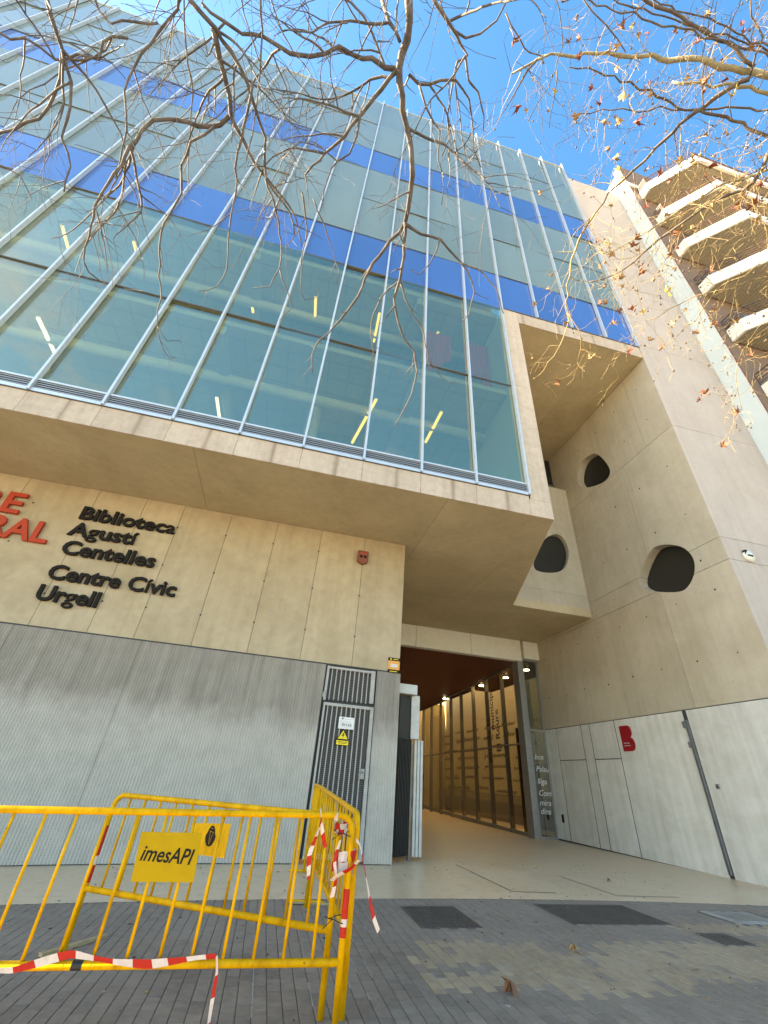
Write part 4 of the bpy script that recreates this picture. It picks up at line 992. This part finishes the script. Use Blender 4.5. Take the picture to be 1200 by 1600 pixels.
# ------------------------------------------------------------------ trees
rt_ = random.Random(5)
def resample(pts, step):
    out = []
    P = pts
    for i in range(len(P)-1):
        p0 = P[max(i-1, 0)]; p1 = P[i]; p2 = P[i+1]; p3 = P[min(i+2, len(P)-1)]
        n = max(1, int((p2-p1).length/step))
        for k in range(n):
            t = k/n; out.append(.5*((2*p1)+(p2-p0)*t+(2*p0-5*p1+4*p2-p3)*t*t+(3*p1-p0-3*p2+p3)*t**3))
    out.append(P[-1]); return out
def limb(tree, px, r0, r1, d0, d1, mt, name='branch', wob=.012, extra=None):
    pts = [far(u, v, d0+(d1-d0)*i/max(1, len(px)-1)+rt_.uniform(-.06, .06)) for i, (u, v) in enumerate(px)]
    if extra: pts = extra+pts
    pts = resample(pts, .09); n = len(pts)
    pts = [p+Vector((rt_.gauss(0, wob), rt_.gauss(0, wob), rt_.gauss(0, wob))) if 0 < i < n-1 else p for i, p in enumerate(pts)]
    rad = [(r0+(r1-r0)*i/(n-1))*(1+rt_.uniform(-.1, .12)) for i in range(n)]
    o0 = tree.location
    MB().tube([p-o0 for p in pts], rad, 7).build(name, mt, tree, True)
    return pts, rad
def twig(mb, p, d, length, r, depth, grav, sides=4, kink=.35, ends=None, o0=Vector()):
    n = max(3, int(length/.07)); pts = [p.copy()]; rs_ = [r]; d = d.normalized()
    for i in range(n):
        d = (d+Vector((rt_.gauss(0, kink), rt_.gauss(0, kink), rt_.gauss(0, kink)+grav))*.45).normalized()
        pts.append(pts[-1]+d*length/n); rs_.append(max(.0016, r*(1-.72*(i+1)/n)))
        if depth > 0 and i > 0 and rt_.random() < .42:
            s_ = d.cross(Vector((rt_.gauss(0, 1), rt_.gauss(0, 1), rt_.gauss(0, 1)))).normalized()
            twig(mb, pts[-1], d*.6+s_*.8, length*rt_.uniform(.3, .6), rs_[-1]*.7, depth-1, grav, sides, kink, ends, o0)
    mb.tube([q-o0 for q in pts], rs_, sides, caps=False)
    if ends is not None: ends.append((pts[-1], d)); ends.append((pts[len(pts)//2], d))
T1 = thing('bare_tree', 'leafless grey tree whose drooping boughs hang over the glass facade from the top', 'tree', (-1.6, -2.6, gz(-1.6, -2.6)))
o1 = T1.location
fork1 = Vector((-1.3, -2.3, 4.6))
MB().tube([(0, 0, -.1), (.02, .02, .3), (.08, .05, 2.2), (.2, .2, 3.8), tuple(fork1-o1)], [.26, .2, .17, .15, .13], 12).build('trunk', 'bark_grey', T1, True)
hub1 = far(560, -330, 6.6)
lp = resample([fork1, Vector((-1.0, -1.9, 6.2)), hub1], .15); MB().tube([p-o1 for p in lp], [.12-.04*i/len(lp) for i in range(len(lp))], 9).build('branch', 'bark_grey', T1, True)
hub2 = far(180, -260, 7.0)
lp = resample([fork1, Vector((-1.9, -1.6, 6.4)), hub2], .15); MB().tube([p-o1 for p in lp], [.11-.04*i/len(lp) for i in range(len(lp))], 9).build('branch', 'bark_grey', T1, True)
H1, H2 = [hub1], [hub2]
B1 = [ # pixel polyline, start radius, end radius, distances, hub
 ([(640, 0), (633, 60), (623, 107), (628, 150), (640, 217), (643, 250), (642, 300), (633, 347)], .046, .022, 5.6, 5.4, H1),
 ([(633, 347), (610, 377), (577, 423), (560, 463), (523, 510), (493, 543), (488, 583)], .019, .006, 5.4, 5.2, None),
 ([(633, 347), (630, 400), (625, 437), (617, 467), (627, 520), (647, 553), (649, 593), (632, 640), (615, 667)], .018, .005, 5.4, 5.1, None),
 ([(634, 350), (660, 365), (687, 375), (720, 410), (738, 440), (740, 473), (722, 503)], .017, .005, 5.4, 5.2, None),
 ([(687, 375), (672, 410), (655, 430), (640, 420)], .008, .004, 5.3, 5.2, None),
 ([(720, 410), (745, 420), (775, 450), (787, 490)], .009, .004, 5.3, 5.2, None),
 ([(627, 437), (597, 463), (580, 507), (583, 553), (575, 575)], .011, .004, 5.35, 5.2, None),
 ([(624, 440), (640, 480), (662, 520), (668, 555), (690, 590), (715, 598)], .011, .004, 5.35, 5.1, None),
 ([(620, 110), (583, 153), (563, 180), (537, 213), (507, 240), (490, 258), (477, 273)], .022, .010, 5.6, 5.5, None),
 ([(507, 240), (475, 235), (447, 233), (425, 245), (410, 260), (390, 258)], .012, .005, 5.5, 5.5, None),
 ([(563, 180), (556, 215), (545, 240), (530, 252), (517, 267), (508, 297), (500, 330)], .011, .004, 5.5, 5.4, None),
 ([(618, 108), (583, 93), (550, 85), (530, 77), (505, 85), (483, 90), (455, 82), (440, 75), (410, 55), (380, 50), (350, 35), (315, 5)], .022, .012, 5.65, 5.9, None),
 ([(625, 65), (610, 35), (597, 0)], .014, .016, 5.6, 5.8, None),
 ([(670, -20), (677, 0), (700, 33), (723, 70), (727, 87), (717, 97), (708, 120), (703, 150), (698, 180), (703, 215), (690, 245)], .030, .006, 5.8, 5.5, H1),
 ([(727, 87), (733, 127), (747, 147), (754, 180), (755, 205)], .012, .005, 5.6, 5.5, None),
 ([(640, 117), (655, 130), (670, 133), (690, 127), (712, 125), (725, 137), (737, 180), (740, 233), (752, 262)], .015, .005, 5.6, 5.5, None),
 ([(655, 133), (663, 170), (677, 192), (687, 207), (684, 250), (695, 290), (690, 320)], .011, .004, 5.6, 5.4, None),
 ([(705, 45), (728, 60), (752, 52), (775, 35), (790, 5)], .012, .006, 5.8, 6.0, None),
 ([(290, -20), (300, 0), (333, 43), (360, 80), (387, 130), (400, 173), (415, 215), (413, 260), (425, 300), (452, 330), (460, 365)], .034, .008, 5.9, 5.4, H1),
 ([(333, 43), (345, 93), (356, 150), (360, 177), (377, 213), (395, 250), (417, 282), (440, 305), (462, 340), (472, 385)], .026, .006, 5.9, 5.4, None),
 ([(360, 180), (345, 195), (333, 200), (310, 197), (293, 190), (265, 186), (240, 190), (222, 205), (213, 220), (187, 257), (160, 297), (148, 320), (143, 353), (135, 387), (137, 427), (155, 438)], .022, .006, 5.8, 5.5, None),
 ([(280, -10), (277, 13), (247, 50), (222, 80), (207, 107), (196, 143), (197, 180), (193, 233), (180, 290)], .020, .006, 6.0, 5.7, H2),
 ([(247, 36), (213, 33), (173, 37), (158, 20), (150, 0)], .010, .008, 6.0, 6.1, None),
 ([(66, -20), (72, 0), (87, 50), (97, 83), (113, 127), (110, 167), (100, 200), (97, 217), (110, 260), (100, 300)], .028, .007, 6.2, 5.8, H2),
 ([(97, 77), (133, 117), (167, 167), (190, 213), (196, 235)], .014, .005, 6.1, 5.9, None),
 ([(97, 83), (93, 120), (77, 167), (62, 185), (43, 193), (20, 203), (-10, 218)], .014, .010, 6.1, 6.2, None),
 ([(290, -15), (288, 30), (290, 60), (292, 100), (300, 147), (297, 207), (288, 245)], .014, .005, 5.9, 5.6, H1),
 ([(408, -10), (408, 0), (410, 53), (408, 110), (400, 165), (395, 210), (385, 250)], .016, .005, 5.8, 5.5, H1),
 ([(374, -10), (377, 0), (400, 77), (413, 117), (437, 167), (450, 190), (485, 205)], .012, .004, 5.8, 5.5, H1),
 ([(333, 200), (300, 222), (284, 260), (280, 300), (263, 337), (247, 380), (252, 447), (245, 500), (247, 533), (263, 562), (275, 558)], .013, .003, 5.6, 5.2, None),
 ([(246, 510), (262, 530), (280, 532)], .005, .003, 5.2, 5.2, None),
 ([(395, 130), (385, 180), (372, 240), (368, 300), (360, 350), (355, 400), (350, 435), (325, 452), (310, 455)], .013, .004, 5.6, 5.2, None),
 ([(415, 280), (432, 330), (438, 380), (437, 420), (420, 445), (395, 450)], .012, .004, 5.5, 5.2, None),
 ([(437, 420), (450, 455), (455, 480), (437, 500)], .007, .003, 5.3, 5.2, None),
 ([(472, 300), (480, 360), (470, 420), (475, 470), (495, 465), (500, 460)], .009, .003, 5.4, 5.2, None),
 ([(490, 310), (505, 350), (520, 390), (530, 425), (525, 445)], .008, .003, 5.4, 5.2, None),
 ([(200, 60), (175, 55), (150, 90), (120, 85), (90, 95), (60, 70), (20, 62), (-20, 40)], .012, .009, 6.1, 6.3, None),
 ([(-20, 255), (5, 262), (30, 275), (50, 310)], .007, .003, 6., 5.9, None),
]
tw1 = MB(); allpts = []
for px, r0, r1, d0, d1, hub in B1:
    ex = None
    if hub:
        s0 = far(*px[0], d0); ex = [hub[0], hub[0].lerp(s0, .5)+Vector((rt_.uniform(-.1, .1), 0, .15))]
    pts, rad = limb(T1, px, r0, r1, d0, d1, 'bark_grey', extra=ex, wob=.008)
    st0 = 0 if not ex else int(len(pts)*.25)
    for i in range(st0, len(pts)): allpts.append((pts[i], (pts[min(i+1, len(pts)-1)]-pts[max(i-1, 0)]), rad[i]))
for p, t, r in allpts:
    u_ = (p-CAM); zc = u_.dot(AX[2]); uu = 600+F_PX*u_.dot(AX[0])/zc if zc > .1 else 999; vv = 800-F_PX*u_.dot(AX[1])/zc
    dens = .24 if vv < 330 else .14
    if uu > 650: dens *= .8
    if rt_.random() < dens:
        s_ = t.normalized().cross(Vector((rt_.gauss(0, 1), rt_.gauss(0, 1), rt_.gauss(0, 1)))).normalized()
        ln = rt_.uniform(.4, 1.5) if vv < 260 else (rt_.uniform(.2, .7) if vv < 360 else rt_.uniform(.1, .35))
        twig(tw1, p, t.normalized()*.5+s_*.9, ln, min(r*.8, .0085+.0042*ln), 2 if ln > .6 else 1, -.24, 5, .24, None, o1)
tw1.build('twigs', 'bark_grey', T1, True, kind='stuff')

T2 = thing('plane_tree', 'sunlit plane tree with pale boughs and a few dry leaves at the upper right', 'tree', (8.6, .6, gz(8.6, .6)))
o2 = T2.location; fork2 = Vector((8.3, .8, 4.6))
MB().tube([(0, 0, -.1), (0, .02, .4), (-.1, .05, 2.5), tuple(fork2-o2)], [.32, .24, .21, .17], 12).build('trunk', 'bark_pale', T2, True)
k1 = far(1420, 150, 8.2); k2 = far(1400, 330, 8.4)
for k in (k1, k2):
    lp = resample([fork2, fork2.lerp(k, .5)+Vector((.3, 0, .2)), k], .2); MB().tube([p-o2 for p in lp], [.15-.05*i/len(lp) for i in range(len(lp))], 10).build('branch', 'bark_pale', T2, True)
B2 = [
 ([(1260, 130), (1200, 118), (1171, 112), (1108, 100), (1033, 92), (990, 86), (950, 83), (915, 86), (879, 90), (840, 93), (800, 115)], .044, .010, 7.2, 6.8, k1, 'bark_pale'),
 ([(1179, 104), (1150, 78), (1125, 62), (1090, 45), (1062, 29), (1030, 10), (1000, -5)], .018, .014, 7.1, 7.0, None, 'bark_dark'),
 ([(1260, 165), (1200, 145), (1150, 136), (1100, 130), (1050, 128)], .035, .010, 7.6, 7.4, k1, 'bark_pale'),
 ([(1260, 260), (1200, 215), (1158, 192), (1117, 177), (1062, 165), (1012, 146), (971, 125), (935, 110), (890, 105)], .024, .006, 7.2, 6.8, k2, 'bark_dark'),
 ([(1260, 172), (1200, 173), (1150, 170), (1054, 170), (1000, 172), (942, 173), (900, 180)], .017, .005, 7.3, 7.0, k2, 'bark_dark'),
 ([(1171, 123), (1117, 154), (1067, 192), (1025, 233), (992, 267), (954, 300), (930, 333), (900, 362)], .024, .006, 6.9, 6.5, None, 'bark_dark'),
 ([(1260, 235), (1200, 264), (1160, 278), (1130, 287), (1080, 316), (1046, 338), (1026, 350), (976, 382), (935, 395)], .026, .005, 6.8, 6.4, k2, 'bark_pale'),
 ([(1200, 240), (1180, 284), (1140, 303), (1100, 326), (1065, 350), (1030, 374), (976, 420), (920, 440)], .020, .005, 6.6, 6.3, None, 'bark_dark'),
 ([(1250, 480), (1200, 432), (1150, 446), (1090, 462), (1060, 478), (1010, 500)], .012, .004, 6.5, 6.3, k2, 'twig_ochre'),
 ([(1250, 400), (1200, 400), (1160, 430), (1120, 450), (1085, 500), (1040, 540)], .012, .003, 6.4, 6.2, k2, 'twig_ochre'),
 ([(1250, 560), (1200, 520), (1165, 545), (1150, 580), (1160, 640)], .010, .003, 6.4, 6.2, k2, 'twig_ochre'),
 ([(930, 333), (905, 375), (890, 420), (885, 460), (887, 500), (875, 540), (850, 575), (833, 592)], .012, .003, 6.5, 6.1, None, 'twig_ochre'),
 ([(887, 490), (905, 515), (908, 545), (902, 565)], .006, .003, 6.2, 6.1, None, 'twig_ochre'),
 ([(840, 93), (812, 130), (790, 170), (775, 190)], .010, .004, 6.8, 6.7, None, 'bark_dark'),
 ([(868, -10), (875, 15), (878, 40), (876, 75), (866, 115), (855, 140), (835, 165), (825, 190)], .014, .004, 6.6, 6.5, k1, 'bark_grey'),
 ([(870, 110), (865, 150), (858, 200)], .007, .003, 6.5, 6.5, None, 'bark_grey'),
 ([(790, 20), (810, 60), (830, 80), (850, 100)], .008, .006, 6.9, 6.9, None, 'bark_dark'),
 ([(980, -10), (960, 30), (935, 60), (930, 90)], .010, .005, 7, 7, k1, 'bark_dark'),
 ([(920, -10), (945, 35), (965, 60), (978, 82)], .010, .006, 7, 7, k1, 'bark_dark'),
 ([(1171, 123), (1190, 60), (1180, 20), (1172, -10)], .010, .006, 7, 7, None, 'bark_dark'),
]
tws = {'twig_ochre': MB(), 'bark_dark': MB()}; ends = []
for px, r0, r1, d0, d1, hub, mt in B2:
    ex = [hub, hub.lerp(far(*px[0], d0), .5)] if hub is not None else None
    pts, rad = limb(T2, px, r0, r1, d0, d1, mt, extra=ex, wob=.012)
    st0 = int(len(pts)*.3) if ex else 0
    for i in range(st0, len(pts)):
        p = pts[i]; t = pts[min(i+1, len(pts)-1)]-pts[max(i-1, 0)]
        u_ = p-CAM; zc = u_.dot(AX[2]); uu = 600+F_PX*u_.dot(AX[0])/zc if zc > .1 else 9999; vv = 800-F_PX*u_.dot(AX[1])/zc
        if uu > 1330: continue
        if rt_.random() < (.5 if vv < 230 else .85):
            s_ = t.normalized().cross(Vector((rt_.gauss(0, 1), rt_.gauss(0, 1), rt_.gauss(0, 1)))).normalized()
            k = 'twig_ochre' if (vv > 200 or rt_.random() < .35) else 'bark_dark'
            ln = rt_.uniform(.25, .95)
            if vv > 480: ln *= .8
            twig(tws[k], p, t.normalized()*.4+s_, ln, min(rad[i]*.5, .006), 3 if vv > 260 and uu > 960 else 2, -.16, 3, .42, ends, o2)
for k, mb in tws.items(): mb.build('twigs', k, T2, True, kind='stuff')
rt_.shuffle(ends)
for i, (p, d) in enumerate(ends[:230]):
    o = obj('leaf', LVS[rt_.choice([0, 0, 1, 1, 2, 2, 3, 4, 5] if i % 4 else [1, 3])], T2, p-o2-Vector((0, 0, .04))); s_ = rt_.uniform(.04, .095)
    o.scale = (s_, s_, s_); o.rotation_euler = (rt_.uniform(1.8, 4.2), rt_.uniform(-.8, .8), rt_.uniform(0, 6.28))
bd = MB()
for p, d in ends[230:900]:
    r = rt_.uniform(.006, .014); q = p-o2; bd.tube([q, q-Vector((0, 0, r)), q-Vector((0, 0, 2*r))], [r*.6, r, r*.5], 5)
bd.build('seed_balls', 'bud', T2, kind='stuff')
